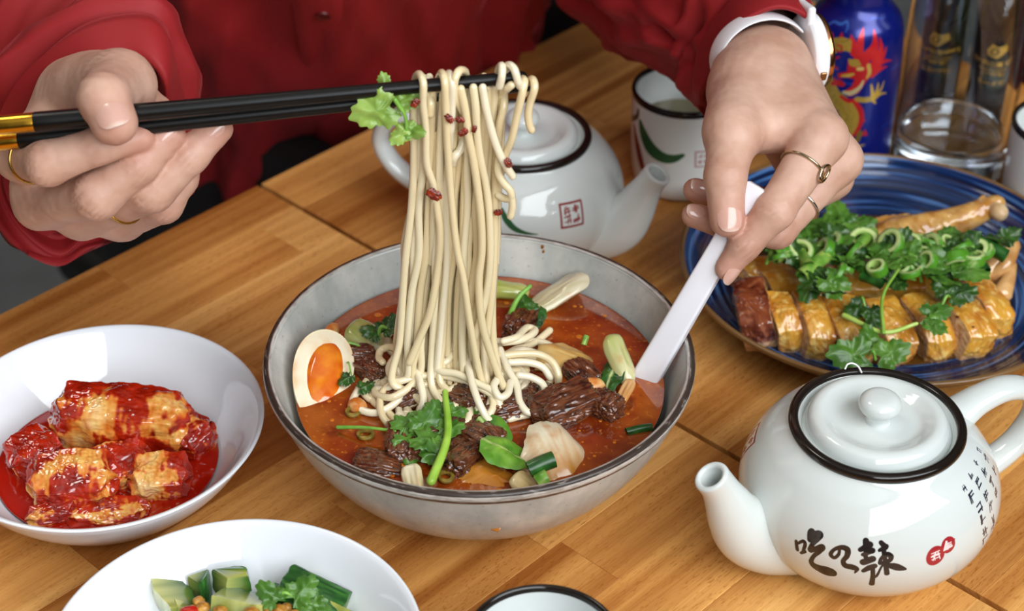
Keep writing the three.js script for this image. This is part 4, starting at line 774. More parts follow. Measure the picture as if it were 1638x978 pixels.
// the cilantro leaf caught on the chopsticks
sprig('cilantro sprig caught under the chopsticks left of the noodles', [-.0366, .9848, .012], [-.0322, .9665, .01], [
  [[-.0391, .9804, .01], 0.0215, [1.1, 1.85, 0.15], 51], [[-.0352, .9812, .008], 0.013, [1.0, -1.3, 0.1], 52], [[-.0321, .9679, .01], 0.011, [1.0, 2.3, 0], 54], [[-.0315, .9685, .01], 0.010, [0.9, -1.9, 0], 55], [[-.0418, .9816, -.004], 0.009, [1.2, 0.2, 0], 56],
], { r0: 0.0009, bow: [0.002, 0, 0], dark: 2 });
// chilli flakes on the lifted noodles
for (const [u, s, seed] of [[[-.012, .9755, .0128], 0.0034, 1], [[-.0072, .9742, .0118], 0.003, 2], [[-.0059, .9678, .0122], 0.0034, 3], [[-.0007, .9693, .0118], 0.0024, 4], [[.0148, .9516, .0126], 0.0034, 5], [[-.0202, .9339, .0118], 0.0052, 6], [[.01, .9206, .007], 0.003, 7], [[-.0275, .9832, .012], 0.0034, 8]]) {
  const o = solo('chilli_flake', 'small dark red chilli flake stuck to a lifted noodle', 'chilli flake', paint(blob(s * 0.42, s * 0.66, s * 0.14, 0.42, 1.9, seed, 7, 0.6), tint('#4a1206', '#9a3010', 500, 1)), onionMat, 'chilli flakes on the lifted noodles'); o.position.copy(V(u)); o.rotation.set(-0.3, 0, seed * 0.7);
}

// ---------- sliced chicken on the blue plate ----------
const PLATE = [0.2362, -0.158];
const plateTop = (x, z) => { const r = Math.hypot(x - PLATE[0], z - PLATE[1]), t = [[0, 0.0072], [0.05, 0.0078], [0.075, 0.0092], [0.094, 0.012], [0.105, 0.0162], [0.1125, 0.0228], [0.118, 0.03]]; for (let i = 1; i < t.length; i++) if (r < t[i][0]) return T + lerp(t[i - 1][1], t[i][1], (r - t[i - 1][0]) / (t[i][0] - t[i - 1][0])); return T + 0.03; };
const skinMat = vcol(0.2, { clearcoat: 0.8, clearcoatRoughness: 0.1 });
function chickenGeo(w, h, d, seed, red = 0) {
  const g = blob(w, h, d, 0.075, 1.2, seed, 34, 0.36);
  deform(g, (v) => { const up = smooth(-0.2, 0.5, v.y / h), b = (Math.abs(noise(v.x * 330 + seed, v.y * 330, v.z * 330)) * 0.0008 + Math.max(0, noise(v.x * 150, v.y * 150 + seed, v.z * 150)) * 0.0014) * up, l = v.length() || 1, k = 1 + b / l; v.multiplyScalar(k); v.x += (v.y / h) * w * 0.18 * Math.sin(seed * 3); v.y -= Math.max(0, v.z / d) ** 2 * h * 0.55; v.x += (v.z / d) * w * 0.22; });
  const S1 = lin(red ? '#8a4526' : '#dda03a'), S2 = lin(red ? '#5e2417' : '#bd7220'), S3 = lin(red ? '#a5603c' : '#ecc670'), M = lin('#d8b083'), M2 = lin('#b98555');
  return paint(g, (x, y, z, nn) => {
    const n = fbm(x * 70 + seed, y * 70, z * 70, 4), f = noise(x * 260 + seed, y * 260, z * 260), skin = smooth(0.86, 0.7, Math.abs(nn[0])) * smooth(-0.75, -0.5, y / h + 0.3 * n);
    const crust = smooth(0.6, 0.95, Math.abs(x / w)) * 0.6 + smooth(0.1, 0.5, fbm(x * 120, y * 120, z * 120 + seed, 3)) * 0.5;
    return mix3(mix3(M, M2, clamp(0.5 + noise(x * 60, y * 500, z * 500 + seed))), mix3(mix3(S1, S2, clamp(0.2 + n * 1.8 + crust)), S3, smooth(0.05, 0.5, f) * 0.8 * (1 - crust)), skin);
  });
}
function chicken(label, p, s, rot, seed, lift = 0.6, red = 0) {
  const o = solo('chicken_slice', label, 'chicken', chickenGeo(...s, seed, red), skinMat, 'sliced chicken on the blue plate'); o.position.set(p[0], plateTop(p[0], p[2]) + s[1] * lift + 0.002, p[2]); o.rotation.set(rot[0], rot[1], rot[2], 'YXZ'); return o;
}
chicken('dark reddish chicken slice at the left end of the front row', [.1555, .768, -.1128], [0.0105, 0.012, 0.0195], [0.1, -0.1, 0.25], 1, 0.9, 1);
chicken('golden chicken slice right of the dark reddish one', [.1715, .768, -.1043], [0.0078, 0.012, 0.0155], [0.15, 0.1, 0.1], 2, 0.9);
chicken('wide golden chicken slice, third in the front row from the spoon', [.1869, .768, -.102], [0.0090, 0.0125, 0.0195], [0.15, 0.12, -0.05], 3, 0.95);
chicken('golden chicken slice behind the front cilantro leaf', [.2074, .768, -.0978], [0.0106, 0.0125, 0.0195], [0.15, 0.1, 0.02], 4, 0.95);
chicken('golden chicken slice under the bent light green stem', [.229, .768, -.0972], [0.0103, 0.0122, 0.0195], [0.15, 0.22, -0.08], 5, 0.95);
chicken('golden chicken slice right of the bent light green stem', [.2524, .768, -.1008], [0.0101, 0.0122, 0.0195], [0.15, 0.28, -0.06], 6, 0.95);
chicken('pale golden chicken slice with two red specks', [.2738, .768, -.1043], [0.0108, 0.012, 0.0195], [0.12, 0.35, -0.1], 7, 0.9);
chicken('golden chicken slice at the right end of the front row below the bones', [.2906, .768, -.1238], [0.0102, 0.0118, 0.0195], [0.1, 0.3, -0.2], 8, 0.8);
chicken('golden chicken piece behind the greens next to the index finger', [.1931, .77, -.1874], [0.0115, 0.014, 0.013], [0, 0.3, 0.1], 9, 0.9);
chicken('long flat golden chicken strip behind the greens', [.2202, .77, -.1854], [0.024, 0.0105, 0.010], [0, 0.05, 0], 10, 0.9);
chicken('small golden chicken bit left of the greens beside the index fingertip', [.1582, .768, -.1566], [0.0085, 0.0085, 0.008], [0, 0.5, 0], 11, 0.9);
chicken('golden chicken piece hidden under the left greens', [.1907, .768, -.1489], [0.025, 0.010, 0.0195], [0, 0.1, 0], 12, 0.9);
chicken('golden chicken piece hidden under the middle greens', [.2282, .768, -.1521], [0.026, 0.011, 0.018], [0, 0.0, 0], 13, 0.9);
chicken('golden chicken piece hidden under the right greens', [.2658, .768, -.1553], [0.022, 0.011, 0.018], [0, 0.1, 0], 14, 0.9);
chicken('pinkish chicken piece between the drumstick and the greens', [.2519, .768, -.2013], [0.014, 0.0095, 0.010], [0, 0.3, 0], 15, 0.9);
for (const [p, s] of [[[.2677, .787, -.0959], 0.0011], [[.2751, .786, -.0878], 0.0008]]) { const o = solo('red_speck', 'tiny dark red speck on the pale golden chicken slice', 'speck', blob(s, s * 0.35, s, 0.2, 2, 3, 4), std('#5a120c', 0.4), 'red specks on the chicken'); o.position.copy(V(p)).add(new THREE.Vector3(0, -0.004, 0)); }
{
  const t = thing('drumstick', 'golden chicken drumstick with a bare bone end at the back of the blue plate', 'chicken', [.2532, .774, -.1951]);
  const o = V([.2532, .774, -.1951]), L = (p) => V(p).sub(o).toArray();
  const g = tube([L([.2426, .77, -.1928]), L([.256, .776, -.1907]), L([.2749, .78, -.1929]), L([.2934, .786, -.1948]), L([.309, .792, -.1981])], (q) => { const r = q < 0.75 ? lerp(0.0125, 0.0082, q / 0.75) : lerp(0.0082, 0.0064, (q - 0.75) / 0.25); return r * (0.85 + 0.15 * Math.sin(Math.min(1, q * 4) * 1.57)); }, { seg: 40, per: 20 });
  deform(g, (v) => { const n = noise(v.x * 300, v.y * 300, v.z * 300) * 0.0006 + noise(v.x * 90, v.y * 90, v.z * 90) * 0.0014; v.y += n; v.z += n; });
  part(t, 'meat', paint(g, tint('#e0b062', '#b4762a', 70, 1.2)), skinMat);
  const bone = vcol(0.35);
  part(t, 'bone', paint(tube([L([.3063, .791, -.1969]), L([.3096, .792, -.1898])], (q) => 0.0048 + 0.0008 * q, { seg: 16, per: 6 }), tint('#dcc29a', '#c49a68', 200, 1)), bone, 'pale bone end');
  part(t, 'bone', paint(tube([L([.2964, .79, -.1942]), L([.302, .794, -.202])], (q) => 0.0042 - 0.002 * q, { seg: 16, per: 6 }), tint('#e3b878', '#c4904c', 200, 1)), bone, 'skin tip');
  const b = thing('wing_bones', 'pale chicken wing bone ends sticking out at the right of the blue plate', 'chicken', [.2983, .78, -.1414]), o2 = V([.2983, .78, -.1414]), L2 = (p) => V(p).sub(o2).toArray();
  part(b, 'bone', paint(tube([L2([.2944, .78, -.144]), L2([.3026, .788, -.1504]), L2([.309, .793, -.16])], (q) => 0.0062 - 0.001 * q, { seg: 20, per: 10 }), tint('#e2b47a', '#c48a50', 120, 1.2)), skinMat);
  part(b, 'bone', paint(tube([L2([.2978, .78, -.1427]), L2([.3043, .786, -.143]), L2([.3112, .791, -.1551])], (q) => 0.005 - 0.001 * q, { seg: 20, per: 10 }), tint('#d9a86c', '#bd8448', 120, 1.2)), skinMat);
  part(b, 'skin', paint(tube([L2([.3012, .776, -.1282]), L2([.305, .78, -.1351]), L2([.3086, .784, -.1446])], (q) => [0.006 - 0.003 * q, 0.004], { seg: 20, per: 10 }), tint('#e0ac6e', '#c48e54', 120, 1.2)), skinMat);
  const sauce = solo('sauce', 'thin brown sauce pooled at the front of the blue plate', 'sauce', lathe([[0.0765, 0], [0.076, 0.0008], [0.074, 0.001], [0.04, 0.001], [0, 0.001]], 96, 4), std('#8a5a22', 0.04, { transmission: 0.55, thickness: 0.003, attenuationColor: new THREE.Color('#a06a20'), attenuationDistance: 0.006 }));
  sauce.position.set(PLATE[0], T + 0.0095, PLATE[1]);
}
// spring onion and cilantro scattered over the chicken
{
  const r = rng(404), G0 = [.1591, .795, -.1326], G1 = [.2914, .795, -.1364], hill = (x, z) => plateTop(x, z) + 0.026 + 0.011 * Math.exp(-Math.pow((z - G0[2]) / 0.03, 2)) + 0.004 * noise(x * 80, z * 80, 5);
  const spot = () => { const s = r(), w = (r() - 0.5) * (0.35 + 0.65 * Math.sin(s * Math.PI)); return [lerp(G0[0], G1[0], s), lerp(G0[2], G1[2], s) + w * 0.042]; };
  const zone = (x, z) => ['left end', 'left half', 'middle', 'right half', 'right end'][Math.min(4, Math.floor(clamp((x - G0[0]) / (G1[0] - G0[0])) * 4.99))] + (z > G0[2] + 0.004 ? ', front edge' : z < G0[2] - 0.008 ? ', back edge' : '');
  const onions = 'chopped spring onion on the chicken', herbs = 'cilantro scattered on the chicken';
  for (let i = 0; i < 40; i++) {
    const [x, z] = spot(), R = 0.0044 + 0.0042 * r(), h = 0.0025 + 0.005 * r() * r(), o = solo('scallion_ring', 'cut spring onion ring in the greens on the chicken, ' + zone(x, z), 'scallion', ringGreen(R, h, i), onionMat, onions);
    o.position.set(x, hill(x, z) + 0.003 + 0.003 * r(), z); o.rotation.set((r() - 0.3) * 1.7, r() * 6.28, (r() - 0.5) * 1.6, 'YXZ');
  }
  for (let i = 0; i < 16; i++) {
    const [x, z] = spot(), y = hill(x, z) + 0.003, a = r() * 6.28, L = 0.006 + 0.008 * r(), o = tubeOnion('short spring onion tube in the greens on the chicken, ' + zone(x, z), [x - Math.cos(a) * L, y, z - Math.sin(a) * L], [x + Math.cos(a) * L, y + (r() - 0.3) * 0.006, z + Math.sin(a) * L], 0.003 + 0.0015 * r(), r() > 0.5); describe(o, null, null, onions);
  }
  for (let i = 0; i < 40; i++) {
    const [x, z] = spot(), y = hill(x, z) + 0.001, a = r() * 6.28, e = [x + Math.cos(a) * 0.014, y + 0.004 * r(), z + Math.sin(a) * 0.014], n = 2 + Math.floor(r() * 2), lv = [];
    for (let k = 0; k < n; k++) lv.push([[e[0] + (r() - 0.5) * 0.008, e[1] + 0.001 + 0.003 * r(), e[2] + (r() - 0.5) * 0.008], 0.012 + 0.008 * r(), [(r() - 0.4) * 0.9, r() * 6.28, (r() - 0.5) * 0.7], 300 + i * 5 + k]);
    sprig('cilantro sprig in the greens on the chicken, ' + zone(x, z), [x, y, z], e, lv, { r0: 0.0008, group: herbs, dark: r() > 0.45 ? 1 : 0, bow: [0, 0.002, 0] });
  }
  sprig('light green cilantro stem bent across the golden chicken slices', [.2019, .79, -.0877], [.2403, .792, -.0774], [[[.2468, .793, -.0836], 0.017, [0.4, -1.3, 0.1], 601], [[.2478, .792, -.0809], 0.014, [0.4, -2.4, 0], 602]], { r0: 0.0014, bow: [0.001, -0.001, 0.0105], stem: ['#a9c94e', '#c6dc7a'] });
  sprig('thin green stem standing over the greens towards the bent stem', [.2207, .792, -.0693], [.2375, .802, -.1194], [], { r0: 0.001, bow: [-0.006, 0.002, 0.002], stem: ['#6fa033', '#9cc452'] });
  sprig('cilantro leaf hanging in front of the chicken near the teapot lid', [.2156, .782, -.0581], [.2124, .783, -.0607], [[[.2099, .784, -.0583], 0.024, [0.75, 1.5, 0.0], 611], [[.2179, .784, -.0572], 0.02, [0.7, -1.2, 0.0], 612], [[.2146, .786, -.0636], 0.016, [0.5, 0.2, 0.0], 613]], { r0: 0.0009 });
  sprig('cilantro leaf pair on the golden slice left of the bent stem', [.2118, .79, -.1026], [.2146, .791, -.094], [[[.2132, .792, -.095], 0.015, [0.6, 2.2, 0], 621], [[.2168, .792, -.0909], 0.014, [0.6, 3.4, 0], 622]], { r0: 0.0009, dark: 1 });
  sprig('cilantro leaf at the right of the greens on the pale chicken slice', [.2566, .792, -.0927], [.263, .794, -.1001], [[[.2634, .795, -.0993], 0.018, [0.5, -1.3, 0.1], 631], [[.2614, .795, -.1017], 0.014, [0.5, 0.6, 0.1], 632]], { r0: 0.0009, dark: 1 });
  sprig('cilantro sprig at the back of the chicken near the index finger', [.2289, .79, -.1725], [.2058, .796, -.1715], [[[.2073, .796, -.1688], 0.022, [0.2, 1.6, 0], 641], [[.2134, .796, -.1728], 0.02, [0.3, 0.3, 0], 642], [[.1993, .795, -.1717], 0.016, [0.2, 2.0, 0], 643], [[.2167, .796, -.1648], 0.018, [0.5, -1.2, 0], 644]], { r0: 0.001 });
  sprig('long green onion strip lying beside the drumstick', [.23, .792, -.1576], [.262, .796, -.1582], [], { r0: 0.0016, bow: [0, 0.002, 0], stem: ['#8fb648', '#c2d67e'] });
}

// ---------- kimchi ----------
{
  const pasteMat = vcol(0.14, { clearcoat: 1, clearcoatRoughness: 0.06 });
  const sauce = solo('kimchi_sauce', 'glossy red kimchi sauce pooled in the white plate at the left edge', 'sauce', lathe([[0.0572, -0.0005], [0.0568, 0.0004], [0.055, 0.0002], [0.03, 0], [0, 0]], 96, 4), std('#ac1a08', 0.08, { clearcoat: 1, clearcoatRoughness: 0.04 }));
  sauce.position.set(-0.1944, T + 0.0186, 0.012);
  const R1 = lin('#b8260a'), R2 = lin('#7a0e05'), Y1 = lin('#ecb95e'), Y2 = lin('#d86f1e'), W = lin('#f3dca4'), OR = lin('#d4521a');
  function kimchi(label, pos, s, rot, seed, bare = 0.5) {
    const g = blob(...s, 0.08, 1.2, seed, 46, 0.5);
    deform(g, (v) => {
      const a = Math.atan2(v.z / s[2], v.y / s[1]), l = v.length() || 1, q = v.x / s[0];
      const ribs = 0.0007 * noise(v.x * 210 + 2 * noise(v.x * 40, a * 2, seed), a * 0.8, seed) + 0.0014 * noise(v.x * 95, a * 1.2, seed + 3), layer = 0.0016 * Math.sin(a * 5 + 3 * noise(v.x * 60, 1, seed)) * smooth(0.6, 1, Math.abs(q)), lump = 0.0004 * noise(v.x * 500, v.y * 500, v.z * 500 + seed);
      v.multiplyScalar(1 + (ribs + layer + lump) / l);
    });
    paint(g, (x, y, z) => {
      const a = Math.atan2(z / s[2], y / s[1]), q = fbm(x * 46 + seed * 2.7, a * 0.75, seed, 4), st = noise(x * 420, a * 1.4, seed), bareK = smooth(0.44 - bare, 0.92 - bare, 0.34 + q * 1.5 + st * 0.3), speck = smooth(0.28, 0.5, noise(x * 700, y * 700, z * 700));
      const pale = mix3(mix3(Y1, Y2, clamp(0.4 + st * 0.9)), W, smooth(0.15, 0.5, q) * 0.7), red = mix3(R1, R2, clamp(0.4 + 1.6 * fbm(x * 120, y * 120, z * 120 + seed, 3)));
      return mix3(mix3(mix3(pale, OR, smooth(0.75, 0.35, bareK) * 0.85), red, speck * 0.3), red, smooth(0.5, 0.12, bareK));
    });
    const o = solo('kimchi_piece', label, 'kimchi', g, pasteMat, 'kimchi pieces'); o.position.copy(V(pos)); o.rotation.set(rot[0], rot[1], rot[2], 'YXZ'); return o;
  }
  kimchi('large rolled kimchi piece at the back of the white plate, cream ribs at its right', [-.1875, .784, -.0035], [0.0365, 0.017, 0.0155], [0.15, -0.06, -0.05], 3, 0.24);
  kimchi('folded kimchi piece with cream leaf face at the front left of the plate', [-.2064, .777, .0369], [0.0215, 0.0125, 0.015], [0.35, 0.1, 0.04], 7, 0.3);
  kimchi('smaller kimchi piece with orange rib beside the folded one', [-.1634, .775, .0322], [0.0145, 0.0105, 0.012], [0.3, 0.1, -0.1], 11, 0.22);
  kimchi('dark red kimchi shreds between the two front pieces', [-.1865, .776, .0237], [0.016, 0.009, 0.012], [0.3, 0.4, 0], 15, 0.06);
  kimchi('small orange kimchi bit at the front rim of the sauce', [-.2143, .7715, .0553], [0.0115, 0.005, 0.006], [0.2, 0.3, 0.1], 19, 0.3);
  kimchi('flat pinkish kimchi leaf lying in the sauce at the front', [-.1872, .7705, .0533], [0.019, 0.0045, 0.008], [0.2, 0.15, 0], 23, 0.24);
  kimchi('dark kimchi strand hanging at the left end of the rolls', [-.2313, .776, .0138], [0.013, 0.010, 0.013], [0.2, 0.9, 0], 27, 0.0);
  kimchi('thin orange kimchi leaf edge at the right end of the large roll', [-.1497, .776, .0012], [0.010, 0.009, 0.010], [0.2, 0.9, 0.4], 31, 0.12);
}

// ---------- smashed cucumber ----------
{
  const cuMat = vcol(0.2, { clearcoat: 0.6, clearcoatRoughness: 0.12 });
  function cucumber(label, pos, R, ang, L, rot, seed) {
    const sh = new THREE.Shape(); sh.moveTo(0, 0); for (let i = 0; i <= 16; i++) { const a = -ang / 2 + (ang * i) / 16; sh.lineTo(Math.cos(a) * R, Math.sin(a) * R); } sh.closePath();
    let g = new THREE.ExtrudeGeometry(sh, { depth: L, steps: 24, bevelEnabled: true, bevelThickness: 0.0008, bevelSize: 0.0006, bevelSegments: 2, curveSegments: 20 }); g.translate(-R * 0.6, 0, -L / 2); g.deleteAttribute('uv'); g.deleteAttribute('normal'); g = mergeVertices(g, 1e-6);
    deform(g, (v) => { const n = 0.0012 * noise(v.x * 160 + seed, v.y * 160, v.z * 160); v.x += n; v.y += n; v.z += 0.002 * noise(v.x * 120, v.y * 120, seed); });
    g = toCreasedNormals(g, 0.6);
    const D = lin('#16401a'), D2 = lin('#3f7a2c'), F = lin('#a9b04e'), F2 = lin('#7d8c30'), F3 = lin('#c9c670');
    paint(g, (x, y, z) => { const r = Math.hypot(x + R * 0.6, y) / R, n = noise(z * 60, Math.atan2(y, x + R * 0.6) * 14, seed); return mix3(mix3(mix3(F3, F, smooth(0.1, 0.7, r)), F2, clamp(0.3 + 1.4 * fbm(x * 200, y * 200, z * 120 + seed, 3))), mix3(D, D2, clamp(0.4 + n)), smooth(0.9, 0.97, r)); });
    const o = solo('cucumber_chunk', label, 'cucumber', g, cuMat, 'smashed cucumber chunks'); o.position.copy(V(pos)); o.rotation.set(rot[0], rot[1], rot[2], 'YXZ'); return o;
  }
  const base = 0.016;
  cucumber('cucumber wedge with a dark skin edge at the left of the plate', [-.1442, .776, .1213], 0.0155, 1.2, 0.022, [0.0, 0.6, -1.0], 1);
  cucumber('small dark cucumber tip standing behind the left wedge', [-.1309, .776, .1146], 0.009, 1.3, 0.014, [1.2, 0.3, 0.5], 2);
  cucumber('pale green cucumber end standing up behind the big slice', [-.1152, .78, .1162], 0.0105, 2.0, 0.016, [1.3, 0.1, -1.2], 3);
  cucumber('big pale cucumber slice in the middle of the bottom edge', [-.1098, .782, .1326], 0.0145, 1.5, 0.024, [0.0, 1.3, -1.2], 4);
  cucumber('broad dark skinned cucumber slab at the right of the bottom plate', [-.0773, .78, .1236], 0.0165, 1.25, 0.030, [0.25, 1.2, 1.7], 5);
  cucumber('cucumber chunk at the right front of the bottom plate', [-.0652, .775, .1317], 0.0145, 1.4, 0.026, [0.0, 1.0, -1.6], 6);
  cucumber('cucumber chunk below the left wedge', [-.1345, .774, .1388], 0.0145, 1.5, 0.026, [0.0, 0.3, -1.3], 7);
  cucumber('cucumber chunk in front of the big pale slice', [-.0953, .777, .1496], 0.015, 1.5, 0.028, [0.1, 0.9, -1.5], 8);
  cucumber('cucumber chunk lying low between slab and slice', [-.0926, .77, .1248], 0.0145, 1.6, 0.026, [0.0, 0.2, 1.0], 9);
  const r = rng(51), nut = 'fried peanuts and garlic on the cucumber';
  for (const p of [[-.1296, .784, .1293], [-.127, .784, .1333], [-.0993, .786, .1329], [-.0954, .787, .1363], [-.0913, .786, .1377], [-.0841, .786, .1401], [-.1183, .786, .1385], [-.1317, .782, .1326], [-.103, .79, .1433], [-.0882, .785, .1343]]) { const s = 0.0026 + 0.0016 * r(), o = solo('peanut_bit', 'golden brown peanut bit between the cucumber chunks', 'peanut', paint(blob(s, s * 0.7, s * 0.9, 0.15, 1.5, r() * 90, 6), tint('#a5691e', '#dca850', 200, 1)), onionMat, nut); o.position.copy(V(p)); }
  for (const [p, s] of [[[-.1331, .784, .1358], 0.0042], [[-.0924, .788, .1425], 0.0028]]) { const o = solo('chilli_slice', s > 0.004 ? 'red chilli slice beside the left cucumber wedge' : 'small red chilli slice below the right cilantro', 'chilli', paint(blob(s, s * 0.5, s * 0.7, 0.12, 1.4, 5, 8), tint('#a81408', '#d8321c', 200, 1)), onionMat); o.position.copy(V(p)); }
  sprig('cilantro sprig on the dark cucumber slab', [-.0933, .788, .1333], [-.0844, .791, .1334], [[[-.0922, .791, .1363], 0.014, [0.6, 0.8, 0], 701], [[-.0843, .791, .1347], 0.016, [0.7, -0.8, 0], 702], [[-.0797, .79, .1345], 0.015, [0.7, -2.0, 0], 703], [[-.0755, .79, .1365], 0.013, [0.7, -2.6, 0], 704]], { r0: 0.0009 });
}

// ---------- the guest: hands first ----------
const chain = (pts) => pts.slice(1).map((p, i) => [pts[i], p]);      // [x, y, z, r] joints to bones
const palmR = chain([[-.2131, .9048, -.15, 0.0215], [-.2004, .9256, -.08, 0.0215]]).concat(
  chain([[-.2014, .9266, -.074, 0.021], [-.2149, .9163, -.022, 0.0135]]), chain([[-.2001, .9259, -.072, 0.021], [-.2051, .9106, -.024, 0.0140]]), chain([[-.1979, .9259, -.072, 0.021], [-.1927, .9001, -.03, 0.0135]]), chain([[-.1963, .9259, -.072, 0.020], [-.1804, .8897, -.038, 0.011]]),
  chain([[-.2021, .9284, -.074, 0.020], [-.2175, .9417, -.012, 0.0122]]), chain([[-.1951, .9407, -.062, 0.021], [-.1694, .9722, -.022, 0.0165]]), chain([[-.1858, .9522, -.05, 0.018], [-.1606, .9446, -.04, 0.0120]]));
const fingersR = [
  [[-.2007, .9472, -.06, 0.018], [-.1672, .9769, -.016, 0.0150], [-.1671, .9895, .019, 0.0115], [-.1613, .9833, .0295, 0.0106]],
  [[-.2175, .9429, -.01, 0.0118], [-.1972, .9555, .0195, 0.0102], [-.1721, .9646, .0185, 0.0084], [-.1547, .9635, .01, 0.0064]],
  [[-.2154, .9092, -.016, 0.0118], [-.1774, .9359, .016, 0.0112], [-.1575, .9493, .01, 0.0090], [-.143, .9605, .0015, 0.0074]],
  [[-.1977, .8987, -.022, 0.0112], [-.154, .9323, .005, 0.0108], [-.1353, .9477, -.001, 0.0088], [-.1216, .9582, -.0075, 0.0070]],
  [[-.1797, .89, -.034, 0.0105], [-.1535, .9119, -.014, 0.0092], [-.1447, .9229, -.02, 0.0080], [-.1417, .9299, -.026, 0.0068]],
];
const palmL = chain([[.1596, .9109, -.185, 0.0180], [.1506, .9231, -.124, 0.0180]]).concat(
  chain([[.1526, .9109, -.185, 0.0175], [.1448, .9208, -.124, 0.0175]]), chain([[.1526, .9248, -.125, 0.0185], [.1734, .9177, -.066, 0.0120]]), chain([[.1555, .922, -.128, 0.0180], [.1857, .8968, -.08, 0.0115]]), chain([[.1546, .9179, -.132, 0.0175], [.1868, .8739, -.1, 0.0110]]),
  chain([[.1498, .9141, -.132, 0.0170], [.178, .8607, -.116, 0.0105]]), chain([[.1425, .9227, -.122, 0.0165], [.1284, .9239, -.066, 0.0140]]), chain([[.1452, .9226, -.11, 0.0180], [.1583, .9204, -.075, 0.0120]]), chain([[.1398, .9217, -.105, 0.0170], [.1434, .9186, -.075, 0.0110]]));
const fingersL = [
  [[.1389, .9245, -.108, 0.0145], [.1279, .9227, -.06, 0.0130], [.1227, .9126, -.037, 0.0103], [.1236, .8955, -.0245, 0.0088]],
  [[.174, .9202, -.063, 0.0122], [.1476, .8995, -.0275, 0.0098], [.1334, .8826, -.0225, 0.0080], [.1248, .8698, -.019, 0.0063]],
  [[.1871, .8964, -.08, 0.0114], [.1525, .8759, -.045, 0.0094], [.1286, .8769, -.047, 0.0078], [.1098, .8821, -.049, 0.0064]],
  [[.1883, .8731, -.1, 0.0108], [.1589, .8683, -.07, 0.0090], [.1293, .8792, -.067, 0.0076], [.1115, .8868, -.066, 0.0064]],
  [[.1801, .8599, -.116, 0.0100], [.1602, .8599, -.092, 0.0084], [.1422, .8678, -.089, 0.0072], [.1297, .8743, -.085, 0.0062]],
];
function handField(palm, fingers) {
  const F = fingers.map(chain), joints = fingers.flatMap((f) => [1, 2].map((i) => { const a = new THREE.Vector3(f[i + 1][0] - f[i - 1][0], f[i + 1][1] - f[i - 1][1], f[i + 1][2] - f[i - 1][2]).normalize(); return [f[i], a, f[i][3]]; }));
  return (x, y, z) => {
    let p = 1, d = 1;
    for (const [a, b] of palm) p = smin(p, cone(x, y, z, a, b, a[3], b[3]), 0.011);
    for (const f of F) { let q = 1; for (const [a, b] of f) q = smin(q, cone(x, y, z, a, b, a[3], b[3]), 0.0035); d = smin(d, smin(p, q, 0.0085), 0.0018); }
    if (d < 0.004 && d > -0.004) for (const [c, a, r] of joints) {
      const dx = x - c[0], dy = y - c[1], dz = z - c[2], m = dx * dx + dy * dy + dz * dz; if (m > 0.0004) continue;
      const s = dx * a.x + dy * a.y + dz * a.z, w = smooth(0.011, 0.002, Math.abs(s)) * smooth(r * 1.9, r * 0.9, Math.sqrt(m));
      d += 0.00009 * w * Math.cos((s * 6.283) / 0.0026 + noise(x * 120, y * 120, z * 120) * 2);
    }
    return d + 0.00022 * noise(x * 260, y * 260, z * 260);
  };
}
const bounds = (list, m) => { const lo = [9, 9, 9], hi = [-9, -9, -9]; for (const p of list) for (let k = 0; k < 3; k++) { lo[k] = Math.min(lo[k], p[k] - m); hi[k] = Math.max(hi[k], p[k] + m); } return [lo, hi]; };
const handR = field(handField(palmR, fingersR), ...bounds(palmR.flat().concat(fingersR.flat()), 0.028), 0.0019);
const handL = field(handField(palmL, fingersL), ...bounds(palmL.flat().concat(fingersL.flat()), 0.028), 0.0019);
// the rest of the body on a coarser grid: arms, trunk, legs, neck and head
const mid = 0.229, C0 = at(mid, -0.2), facing0 = new THREE.Vector3(0.03, 0, 1).normalize(), side0 = new THREE.Vector3(facing0.z, 0, -facing0.x);   // the trunk is turned towards the bowl
const lean = (h) => (h < 0.15 ? 0.7 * Math.max(0, h + 0.08) : 0.161 + 0.2 * (h - 0.15));                               // and bends forward over the table
const bodyPt = (a, b, h) => { const low = h < -0.15, p = C0.clone().addScaledVector(low ? along : side0, a).addScaledVector(low ? out : facing0, b + lean(h)); p.y = T + h; return p.toArray(); };
const shoulderR = bodyPt(-0.165, 0, 0.36), shoulderL = bodyPt(0.165, 0, 0.36), elbowR = [-0.355, T + 0.07, -0.275], elbowL = [0.105, T + 0.13, -0.38];
const wristR = palmR[0][0].slice(0, 3), wristL = palmL[0][0].slice(0, 3);
const head = bodyPt(0, 0.05, 0.62);
